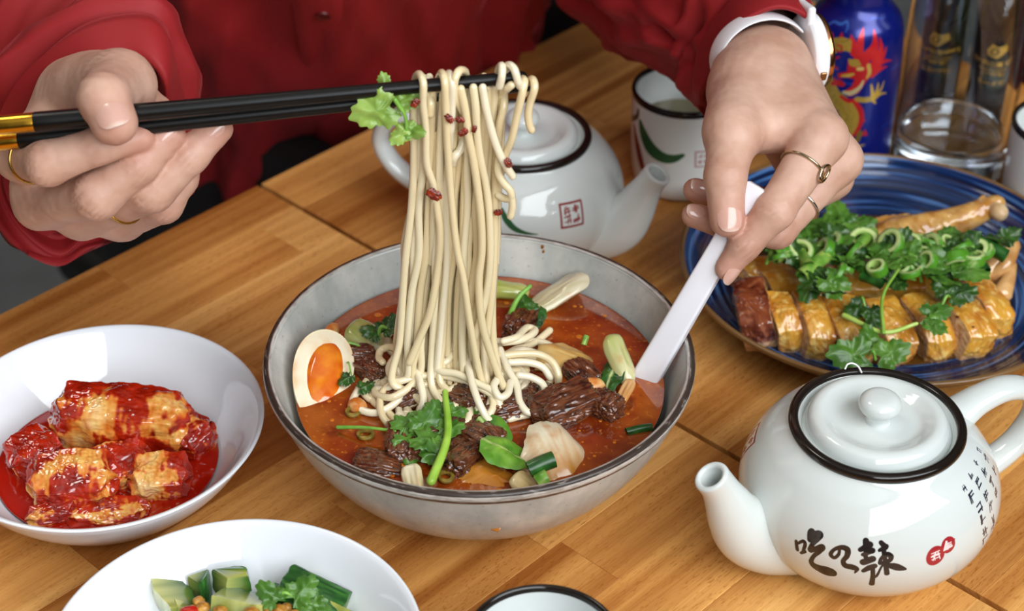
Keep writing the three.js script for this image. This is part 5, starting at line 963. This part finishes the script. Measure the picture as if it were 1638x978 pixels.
const bodyF = (x, y, z) => {
  let d = smin(cone(x, y, z, bodyPt(0, -0.03, -0.2), bodyPt(0, -0.02, -0.08), 0.09, 0.085), cone(x, y, z, bodyPt(0, -0.02, -0.08), bodyPt(0, -0.02, 0.14), 0.085, 0.08), 0.03);
  d = smin(d, cone(x, y, z, bodyPt(-0.06, -0.01, 0.28), bodyPt(0.06, -0.01, 0.28), 0.085, 0.085), 0.08);
  d = smin(d, cone(x, y, z, shoulderR, shoulderL, 0.05, 0.05), 0.06);
  d = smin(d, cone(x, y, z, bodyPt(0, 0, 0.36), bodyPt(0, 0.03, 0.52), 0.052, 0.047), 0.04);
  for (const [s, e, w] of [[shoulderR, elbowR, wristR], [shoulderL, elbowL, wristL]]) { d = smin(d, cone(x, y, z, s, e, 0.045, 0.032), 0.03); d = smin(d, cone(x, y, z, e, w, 0.031, 0.0195), 0.01); }
  for (const s of [-1, 1]) { const k = bodyPt(s * 0.1, 0.36, -0.24), f = bodyPt(s * 0.1, 0.4, -0.66); d = smin(d, cone(x, y, z, bodyPt(s * 0.08, -0.02, -0.22), k, 0.085, 0.06), 0.05); d = smin(d, cone(x, y, z, k, f, 0.056, 0.038), 0.02); d = smin(d, cone(x, y, z, f, bodyPt(s * 0.1, 0.52, -0.715), 0.035, 0.024), 0.03); }
  return d;
};
const bodyG = field(bodyF, [-0.52, 0.0, -0.95], [0.5, T + 0.56, 0.12], 0.012);
const loc = (x, y, z) => { const q = new THREE.Vector3(x - head[0], y - head[1], z - head[2]); return [q.dot(side0), q.y, q.dot(facing0)]; };
const headG = field((x, y, z) => {
  const [u, v, w] = loc(x, y, z);
  let d = egg(u, v, w, [0, 0.02, -0.005], [0.073, 0.095, 0.09]);
  d = smin(d, egg(u, v, w, [0, -0.055, 0.022], [0.052, 0.055, 0.06]), 0.03);
  d = smin(d, cone(u, v, w, [0, 0.012, 0.083], [0, -0.022, 0.1], 0.006, 0.0105), 0.012);
  for (const s of [-1, 1]) { d = smin(d, egg(u, v, w, [s * 0.075, -0.005, -0.01], [0.008, 0.028, 0.017]), 0.006); d = -smin(-d, egg(u, v, w, [s * 0.031, 0.012, 0.094], [0.016, 0.01, 0.014]), 0.008); d = smin(d, egg(u, v, w, [s * 0.031, 0.011, 0.071], [0.0125, 0.0115, 0.0125]), 0.002); }
  d = smin(d, egg(u, v, w, [0, -0.052, 0.079], [0.022, 0.0045, 0.010]), 0.003); d = smin(d, egg(u, v, w, [0, -0.061, 0.077], [0.019, 0.005, 0.010]), 0.003);
  return smin(d, cone(u, v, w, [0, -0.16, -0.02], [0, -0.05, -0.012], 0.05, 0.048), 0.02);
}, [head[0] - 0.13, head[1] - 0.14, head[2] - 0.13], [head[0] + 0.13, head[1] + 0.13, head[2] + 0.13], 0.004);
const warm = [...fingersR, ...fingersL].flatMap((f) => f.slice(1).map((p, i) => [p, i === 2 ? 0.014 : 0.011, i === 2 ? 1 : 0.55]));
const skinA = lin('#d0a893'), skinB = lin('#b98c76'), skinC = lin('#ba7262');
const skinTone = (x, y, z) => { let k = 0; for (const [p, s, w] of warm) { const m = (x - p[0]) ** 2 + (y - p[1]) ** 2 + (z - p[2]) ** 2; if (m < s * s * 4) k = Math.max(k, w * Math.exp(-m / (s * s))); } return mix3(mix3(skinA, skinB, clamp(0.42 + 1.5 * fbm(x * 55, y * 55, z * 55, 4) + 0.12 * noise(x * 900, y * 900, z * 900))), skinC, k * 0.5); };
const mSkin = vcol(0.52, { sheen: 0.2, sheenColor: new THREE.Color('#ffd9c4'), sheenRoughness: 0.5 });
const person = thing('person', 'person in a red shirt holding chopsticks and a white spoon over the noodle bowl', 'person', [0, 0, 0]);
const skinMesh = part(person, 'body', paint(mergeGeometries([handR, handL, bodyG, headG]), skinTone), mSkin);
// finger nails
function nail(center, axis, normal, w, l) {
  const A = V(axis).clone().normalize(), N = V(normal).clone().addScaledVector(A, -V(normal).dot(A)).normalize(), X = new THREE.Vector3().crossVectors(N, A), o = [];
  for (let i = 0; i < 32; i++) { const a = (i / 32) * 6.283, c = Math.cos(a), s = Math.sin(a); o.push([Math.sign(c) * Math.pow(Math.abs(c), 0.75) * w, Math.sign(s) * Math.pow(Math.abs(s), 0.8) * l]); }
  const g = slab(o, 0.0007, (x, z) => -x * x / (w * 2.4) - z * z / (l * 14), 6);
  paint(g, (x, y, z) => mix3(lin('#d4a595'), lin('#e4cdbd'), 0.7 * smooth(l * 0.7, l * 0.92, z)));
  g.applyMatrix4(new THREE.Matrix4().makeBasis(X, N, A).setPosition(V(center)));
  part(person, 'fingernail', g, vcol(0.2, { clearcoat: 0.5 }));
}
const eye = V([0.0165, 1.41, 0.756]), sub = (a, b) => V(a).clone().sub(V(b));
const nailOn = (f, w, l, lean = [0, 0, 0], back = 0.15) => { const a = f[f.length - 2], b = f[f.length - 1], ax = sub(b, a), c = V(b).clone().addScaledVector(ax, -back), n = new THREE.Vector3(0, 0.62, 0.78).add(V(lean)), A = ax.clone().normalize(); n.addScaledVector(A, -n.dot(A)).normalize(); nail(c.addScaledVector(n, b[3] * 1.02), ax, n, w, l); };
nailOn(fingersR[0], 0.0074, 0.0072, [0.25, -0.1, 0], -0.1);
nailOn(fingersR[2], 0.0044, 0.0062, [-0.1, 0, 0], 0.05); nailOn(fingersR[3], 0.0044, 0.0062, [0.05, 0.1, 0], 0.12);
nailOn(fingersL[0], 0.0062, 0.0074, [0.1, 0, 0.1], 0.05); nailOn(fingersL[1], 0.0045, 0.0062, [0.3, -0.75, -0.15], 0.0);
nailOn(fingersL[2], 0.0042, 0.0058, [-0.1, 0.35, -0.2], 0.02); nailOn(fingersL[3], 0.0042, 0.0058, [-0.1, 0.35, -0.2], 0.02);

// ---------- clothes ----------
const mShirt = new THREE.MeshPhysicalMaterial({ color: new THREE.Color('#941318'), roughness: 0.7, sheen: 0.5, sheenColor: new THREE.Color('#e0545a'), sheenRoughness: 0.45, side: THREE.DoubleSide });
function loft(rings) {
  const n = rings[0].length, pos = [], uv = [], idx = [], m = n + 1;
  rings.forEach((r, j) => { for (let i = 0; i <= n; i++) { const p = r[i % n]; pos.push(p.x, p.y, p.z); uv.push(i / n, j / rings.length); } });
  for (let j = 0; j < rings.length - 1; j++) for (let i = 0; i < n; i++) { const a = j * m + i; idx.push(a, a + m, a + 1, a + 1, a + m, a + m + 1); }
  return finish(pos, uv, idx, m, rings.length);
}
// a sleeve: hem outline, then stations [centre, radius, share of the hem's own outline]; lining turned inside at the hem
function sleeve(hem, stations, folds, seed) {
  const N = 120, per = 12, c = new THREE.CatmullRomCurve3(hem.map(V), true, 'centripetal'), H = c.getSpacedPoints(N).slice(0, N), hc = H.reduce((a, p) => a.add(p), new THREE.Vector3()).divideScalar(N);
  const path = new THREE.CatmullRomCurve3([hc, ...stations.map((s) => V(s[0]))], false, 'centripetal'), L = path.getLength(), K = stations.length * per, val = (t, k) => { const q = t * stations.length, i = Math.min(stations.length - 1, Math.floor(q)), a = i ? stations[i - 1][k] : k === 1 ? 0 : 1; return lerp(k === 1 && !i ? stations[0][1] : a, stations[i][k], q - i); };
  const rings = [], n0 = new THREE.Vector3().crossVectors(sub(H[0], hc), sub(H[Math.floor(N / 4)], hc)).normalize();
  for (let k = 0; k <= K; k++) {
    const t = k / K, C = path.getPoint(t), D = path.getTangent(t), r = val(t, 1), w = val(t, 2), s = t * L;
    rings.push(H.map((h, i) => {
      const o = sub(h, hc), fl = o.clone().addScaledVector(D, -o.dot(D)), dir = fl.clone().normalize(), own = k === 0 ? o : o.clone().lerp(fl, smooth(0, 0.02, s));
      const q = own.clone().multiplyScalar(w).addScaledVector(dir, (1 - w) * r), th = Math.atan2(dir.y, dir.x * 0.7 + dir.z * 0.7);
      const fold = folds.bulge * Math.exp(-Math.pow((s - 0.012) / 0.010, 2)) - folds.crease * Math.exp(-Math.pow((s - 0.031) / 0.006, 2)) + folds.bulge * 0.9 * Math.exp(-Math.pow((s - 0.055) / 0.015, 2));
      const wr = folds.amp * smooth(0.0, 0.05, s) * ((1 - Math.abs(noise(th * 1.3 + s * 9, s * 20, seed)) * 2.6) * 0.7 + noise(th * 2.2, s * 26, seed + 4) * 0.9);
      return q.addScaledVector(dir, fold * (0.2 + 0.8 * Math.max(0, Math.sin(th + folds.ph))) + wr).add(C);
    }));
  }
  // hem roll and lining
  const inward = [[0.0016, -0.0012], [0.0034, -0.0004], [0.0044, 0.003], [0.005, 0.02], [0.006, 0.06]], D0 = path.getTangent(0), lining = inward.map(([i, b]) => H.map((h) => { const o = sub(h, hc).normalize(); return h.clone().addScaledVector(o, -i).addScaledVector(D0, b); })).reverse();
  return loft([...lining, ...rings]);
}
const trunk = (a, b, h) => { const p = C0.clone().addScaledVector(side0, a).addScaledVector(facing0, b + lean(h)); p.y = T + h; return p.toArray(); };
const shirt = part(person, 'shirt', (() => {
  const rings = [], N = 160, P = [[-0.28, 0.165, 0.135], [-0.1, 0.160, 0.128], [0.05, 0.164, 0.122], [0.18, 0.172, 0.124], [0.28, 0.176, 0.12], [0.345, 0.172, 0.108], [0.385, 0.15, 0.09], [0.41, 0.085, 0.075], [0.435, 0.062, 0.062]], cv = new THREE.CatmullRomCurve3(P.map((p) => new THREE.Vector3(p[0], p[1], p[2])), false, 'centripetal');
  for (let k = 0; k <= 90; k++) {
    const q = cv.getPoint(k / 90), ring = [];
    for (let i = 0; i < N; i++) {
      const a = (i / N) * 6.2832, x = Math.cos(a), z = Math.sin(a), f = 0.016 * smooth(0.4, 0.25, q.x) * ((1 - Math.abs(noise(a * 3.2 + q.x * 1.6, q.x * 3.5, 2)) * 2.8) * 0.6 + 0.8 * noise(a * 6 + q.x * 9, q.x * 7, 5)) + 0.009 * Math.pow(1 - Math.abs(noise(a * 4 - q.x * 8, q.x * 4, 11)), 6) + 0.004 * noise(a * 9 + q.x * 14, q.x * 22, 8);
      ring.push(V(trunk(Math.sign(x) * Math.pow(Math.abs(x), 0.85) * (q.y + f), Math.sign(z) * Math.pow(Math.abs(z), 0.9) * (q.z + f), q.x)));
    }
    rings.push(ring);
  }
  return loft(rings);
})(), mShirt);
part(shirt, 'placket', sheet(8, 60, (u, v) => { const h = lerp(-0.2, 0.38, v), a = 0.02 + (u - 0.5) * 0.036 + 0.004 * noise(v * 5, 1), e = smooth(0, 0.12, u) * smooth(1, 0.88, u); return trunk(a, 0.127 + 0.004 * e + 0.006 * noise(v * 9, u, 2) - 0.02 * smooth(0.3, 0.38, h), h); }), mShirt);
part(shirt, 'sleeve', sleeve(
  [[-.1716, .9699, -.062], [-.1601, .9679, -.058], [-.154, .9593, -.056], [-.1547, .9382, -.062], [-.1525, .911, -.066], [-.1476, .8891, -.066], [-.1688, .8607, -.092], [-.1961, .8435, -.106], [-.217, .8356, -.098], [-.2316, .8278, -.09], [-.2508, .8451, -.09], [-.2578, .8744, -.088], [-.2423, .9131, -.078], [-.2193, .9456, -.068], [-.1925, .9651, -.062]],
  [[[-.2118, .8998, -.12], 0.058, 0.85], [[-0.27, T + 0.135, -0.175], 0.066, 0.4], [[-0.345, T + 0.085, -0.235], 0.07, 0], [[-0.338, T + 0.2, -0.315], 0.076, 0], [shoulderR, 0.085, 0]],
  { bulge: 0.011, crease: 0.009, amp: 0.011, ph: 0 }, 3), mShirt);
part(shirt, 'sleeve', sleeve(
  [[.1191, .8946, -.15], [.1245, .9133, -.146], [.1303, .9337, -.142], [.1411, .9499, -.138], [.1587, .9565, -.138], [.1767, .9464, -.142], [.186, .9168, -.155], [.1872, .8889, -.17], [.1728, .8611, -.19], [.1476, .859, -.19], [.1278, .8732, -.172]],
  [[[.15, .8997, -.2], 0.038, 0.85], [[0.122, T + 0.15, -0.27], 0.050, 0.2], [[0.100, T + 0.135, -0.37], 0.062, 0], [[0.078, T + 0.25, -0.39], 0.072, 0], [shoulderL, 0.085, 0]],
  { bulge: 0.002, crease: 0.001, amp: 0.008, ph: 0 }, 9), mShirt);
{
  const mB = std('#5c1014', 0.35);
  for (const h of [0.02, 0.1, 0.18, 0.26]) { const o = part(shirt, 'button', lathe([[0, 0.0022], [0.003, 0.002], [0.0046, 0.0026], [0.0052, 0.0012], [0.005, 0]], 24, 3), mB); o.position.copy(V(trunk(0.022, 0.131, h))); o.rotation.set(Math.PI / 2 + 0.6, 0, 0); }
  const mT = std('#0d0d0f', 0.85), tr = [];
  for (const s of [-1, 1]) { const k = bodyPt(s * 0.1, 0.36, -0.235); tr.push(tube([bodyPt(s * 0.07, -0.05, -0.2), bodyPt(s * 0.1, 0.12, -0.215), k, bodyPt(s * 0.1, 0.385, -0.45), bodyPt(s * 0.1, 0.4, -0.66)], (q) => lerp(0.105, 0.05, q), { seg: 32, per: 10, caps: false })); }
  tr.push(place(blob(0.165, 0.1, 0.125, 0.03, 1.4, 3, 20), bodyPt(0, -0.01, -0.235), [0, TURN, 0]));
  part(person, 'trousers', mergeGeometries(tr.map((g) => { g.deleteAttribute('uv'); return g; })), mT);
  for (const s of [-1, 1]) part(person, 'shoe', place(blob(0.045, 0.042, 0.12, 0.03, 1.2, 5, 16, 0.8), bodyPt(s * 0.1, 0.46, -0.708), [0, TURN, 0]), std('#151515', 0.5));
  // dark hair tied back, above the frame of the photograph
  const hg = field((x, y, z) => { const [u, v, w] = loc(x, y, z); let d = egg(u, v, w, [0, 0.034, -0.018], [0.084, 0.098, 0.093]); d = smin(d, egg(u, v, w, [0, 0.03, -0.115], [0.035, 0.035, 0.035]), 0.02); d = Math.max(d, -egg(u, v, w, [0, -0.035, 0.075], [0.066, 0.095, 0.07])); return d + 0.0016 * noise(u * 220, v * 30, w * 220); }, [head[0] - 0.17, head[1] - 0.1, head[2] - 0.17], [head[0] + 0.17, head[1] + 0.15, head[2] + 0.17], 0.005);
  part(person, 'hair', hg, std('#1a1210', 0.45));
  for (const s of [-1, 1]) { const e = part(person, 'eye', new THREE.SphereGeometry(0.0052, 16, 12), std('#17100c', 0.1)); e.position.set(head[0], head[1], head[2]).addScaledVector(side0, s * 0.031).addScaledVector(facing0, 0.0795); e.position.y += 0.011; }
}

// ---------- what the guest wears and holds ----------
const mThinGold = std('#cfa758', 0.2, { metalness: 1 }), mSilver = std('#c9c6bc', 0.2, { metalness: 1 });
function fingerRing(label, f, k, t, R, material, beads, tilt = [0, 0, 0], hoop = null) {
  const a = V(f[k]), b = V(f[k + 1]), c = a.clone().lerp(b, t), ax = b.clone().sub(a).normalize().add(V(tilt)).normalize(), N = new THREE.Vector3(0, 0.62, 0.78).addScaledVector(ax, -new THREE.Vector3(0, 0.62, 0.78).dot(ax)).normalize(), X = new THREE.Vector3().crossVectors(ax, N), o = thing('finger_ring', label, 'ring', c.toArray());
  const P = (q, r) => X.clone().multiplyScalar(Math.cos(q) * r).addScaledVector(N, Math.sin(q) * r).toArray(), pts = []; for (let i = 0; i < 24; i++) pts.push(P((i / 24) * 6.2832, R));
  part(o, 'band', tube([...pts, pts[0]], 0.00075, { seg: 10, per: 3, caps: false, up: ax.toArray() }), material);
  for (const [q, s, color] of beads) { const m = part(o, 'bead', new THREE.SphereGeometry(s, 16, 12), color ?? material); m.position.set(...P(q, R + s * 0.5)); }
  if (hoop) { const h = []; for (let i = 0; i <= 20; i++) { const q = (i / 20) * 6.2832; h.push(V(P(hoop[0] + (Math.cos(q) * hoop[1]) / R, R + 0.001)).addScaledVector(ax, Math.sin(q) * hoop[2]).toArray()); } part(o, 'open_oval', tube(h, 0.00075, { seg: 8, per: 3, caps: false }), material); }
  return o;
}
const mStone = std('#f0ece8', 0.05, { metalness: 0.3 });
fingerRing('thin gold ring with two pale stones on the index finger under the chopsticks', fingersR[1], 0, 0.5, 0.0116, mThinGold, [[2.45, 0.0013, mStone], [3.0, 0.0013, mStone], [2.2, 0.0009], [3.25, 0.0009]]);
fingerRing('thin gold ring with small leaves low on the third finger of the chopstick hand', fingersR[3], 0, 0.62, 0.0114, mThinGold, [[1.9, 0.0012], [1.6, 0.001], [1.35, 0.0011], [2.2, 0.001]]);
fingerRing('thin ring with an open oval on the index finger above the spoon', fingersL[1], 0, 0.42, 0.0118, std('#b9a98a', 0.2, { metalness: 1 }), [], [0, 0, 0], [2.5, 0.0032, 0.0048]);
fingerRing('silver ring with a small stone on the finger below the index finger', fingersL[2], 0, 0.62, 0.0108, mSilver, [[0.3, 0.0016, mStone], [0.1, 0.0011], [0.5, 0.0011]]);
{
  // wristwatch: strap round the wrist, case on the far side
  const c = V([.1497, .9264, -.136]), n = sub(elbowL, wristL).normalize(), up = new THREE.Vector3(0, 1, 0).addScaledVector(n, -n.y).normalize(), rt = new THREE.Vector3().crossVectors(n, up).multiplyScalar(1), t = thing('wristwatch', 'white wristwatch with a rose gold bezel on the wrist above the spoon', 'watch', c.toArray());
  if (rt.x < 0) rt.negate();
  const P = (q, k = 1) => rt.clone().multiplyScalar(Math.cos(q) * 0.0262 * k).addScaledVector(up, Math.sin(q) * 0.0232 * k).toArray(), pts = [];
  for (let i = 0; i <= 24; i++) pts.push(P(lerp(0.62, 5.5, i / 24)));
  part(t, 'strap', tube(pts, [0.0012, 0.0072], { seg: 20, per: 4, up: n.toArray() }), std('#ecebee', 0.35));
  const q0 = -0.02, ax = V(P(q0)).normalize(), cs = new THREE.Group(); cs.name = 'case'; t.add(cs); cs.position.copy(V(P(q0, 1.02))); cs.quaternion.setFromUnitVectors(new THREE.Vector3(0, 1, 0), ax);
  const caseMesh = (name, g, m) => { const o = new THREE.Mesh(g, m); o.name = name; cs.add(o); return o; };
  caseMesh('shell', lathe([[0, -0.0035], [0.017, -0.0035], [0.0205, -0.002], [0.0215, 0.001], [0.0212, 0.0042], [0.0185, 0.0052]], 64, 5), std('#efeef0', 0.3));
  caseMesh('bezel', lathe([[0.0202, 0.0042], [0.0204, 0.0068], [0.019, 0.0082], [0.0172, 0.0078]], 64, 4), std('#c98a5e', 0.18, { metalness: 1 }));
  caseMesh('dial', lathe([[0.0176, 0.0072], [0.012, 0.0082], [0, 0.0085]], 64, 4), std('#0b0d14', 0.03, { clearcoat: 1 }));
  const down = new THREE.Vector3(0, -0.55, 0.84).applyQuaternion(cs.quaternion.clone().invert()); const base = Math.atan2(down.x, down.z);
  for (const d of [-0.42, 0.42]) { const o = caseMesh('button', new RoundedBoxGeometry(0.0052, 0.0036, 0.002, 2, 0.0008), std('#a9825a', 0.3, { metalness: 1 })); o.position.set(Math.sin(base + d) * 0.0214, 0.0012, Math.cos(base + d) * 0.0214); o.rotation.y = base + d; }
  for (const s of [-1, 1]) { const o = caseMesh('lug', new RoundedBoxGeometry(0.017, 0.0045, 0.012, 3, 0.0018), std('#ecebee', 0.35)); const tg = new THREE.Vector3().crossVectors(n, ax).applyQuaternion(cs.quaternion.clone().invert()), a = Math.atan2(tg.x, tg.z) + (s > 0 ? 0 : Math.PI); o.position.set(Math.sin(a) * 0.0215, -0.0012, Math.cos(a) * 0.0215); o.rotation.y = a; }
}
{
  // the spoon: bowl in the broth, long handle between thumb and index finger
  const tip = V([.0805, .7995, -.004]), top = V([.1394, .9081, -.036]), d = top.clone().sub(tip).normalize(), t = thing('soup_spoon', 'white soup spoon standing in the broth, its handle held by the left hand', 'spoon', tip.toArray()), P = (s, off = [0, 0, 0]) => d.clone().multiplyScalar(s).add(V(off)).toArray(), L = top.distanceTo(tip);
  const facing = new THREE.Vector3(-0.35, 0.55, 0.75);
  const hb = new RoundedBoxGeometry(0.0132, 0.0068, L, 3, 0.0016), fx = facing.clone().addScaledVector(d, -facing.dot(d)).normalize(), sx = new THREE.Vector3().crossVectors(fx, d);
  deform(hb, (v) => { v.x *= 1.12 - 0.2 * (v.z / L + 0.5); }); hb.applyMatrix4(new THREE.Matrix4().makeBasis(sx, fx, d).setPosition(d.clone().multiplyScalar(L / 2)));
  part(t, 'handle', toCreasedNormals(hb, 0.5), std('#eceaf0', 0.12, { ior: 1.55 }));
  part(t, 'bowl', place((() => { const g = new THREE.SphereGeometry(1, 40, 20, 0, 6.2832, Math.PI * 0.5, Math.PI * 0.5); return deform(g, (v) => { v.set(v.x * 0.016, v.y * 0.010, v.z * 0.02); }); })(), [-0.02, -0.012, 0.006], [0, 0.9, 0]), std('#eceaf0', 0.12));
}
// the chair behind the guest
{
  const t = thing('chair', 'black armchair that the person sits on, mostly hidden by the red shirt', 'chair', at(0.285, -0.26, 0).toArray(), TURN), mK = std('#0b0b0c', 0.55);
  part(t, 'seat', new RoundedBoxGeometry(0.34, 0.05, 0.42, 3, 0.02).translate(0, 0.4, -0.02), mK);
  part(t, 'backrest', new RoundedBoxGeometry(0.34, 0.42, 0.035, 3, 0.015).translate(0, 0.72, -0.25), mK);
  for (const x of [-1, 1]) part(t, 'armrest', new RoundedBoxGeometry(0.04, 0.26, 0.34, 3, 0.016).translate(x * 0.165, 0.56, 0.05), mK);
  for (const [x, z] of [[-1, -1], [1, -1], [-1, 1], [1, 1]]) part(t, 'leg', tube([[x * 0.14, 0.38, z * 0.17], [x * 0.16, 0.011, z * 0.2]], 0.011, { seg: 12, per: 4 }), mK);
}

{
  // an empty chair at the far end of the tables, seen through the carafe
  const t = thing('chair', 'empty dark red chair beyond the table end, seen through the glass carafe', 'chair', at(0.74, 0.22, 0).toArray(), TURN - Math.PI / 2), mR = std('#4a0d12', 0.7), mK = std('#0b0b0c', 0.55);
  part(t, 'seat', new RoundedBoxGeometry(0.46, 0.07, 0.42, 3, 0.025).translate(0, 0.43, 0), mR);
  part(t, 'backrest', new RoundedBoxGeometry(0.46, 0.5, 0.06, 3, 0.025).translate(0, 0.7, -0.22), mR);
  for (const [x, z] of [[-1, -1], [1, -1], [-1, 1], [1, 1]]) part(t, 'leg', tube([[x * 0.19, 0.41, z * 0.17], [x * 0.2, 0.011, z * 0.19]], 0.011, { seg: 12, per: 4 }), mK);
}

scene.traverse((o) => { if (o.isMesh) { o.castShadow = true; o.receiveShadow = true; } });
renderer.render(scene, camera);
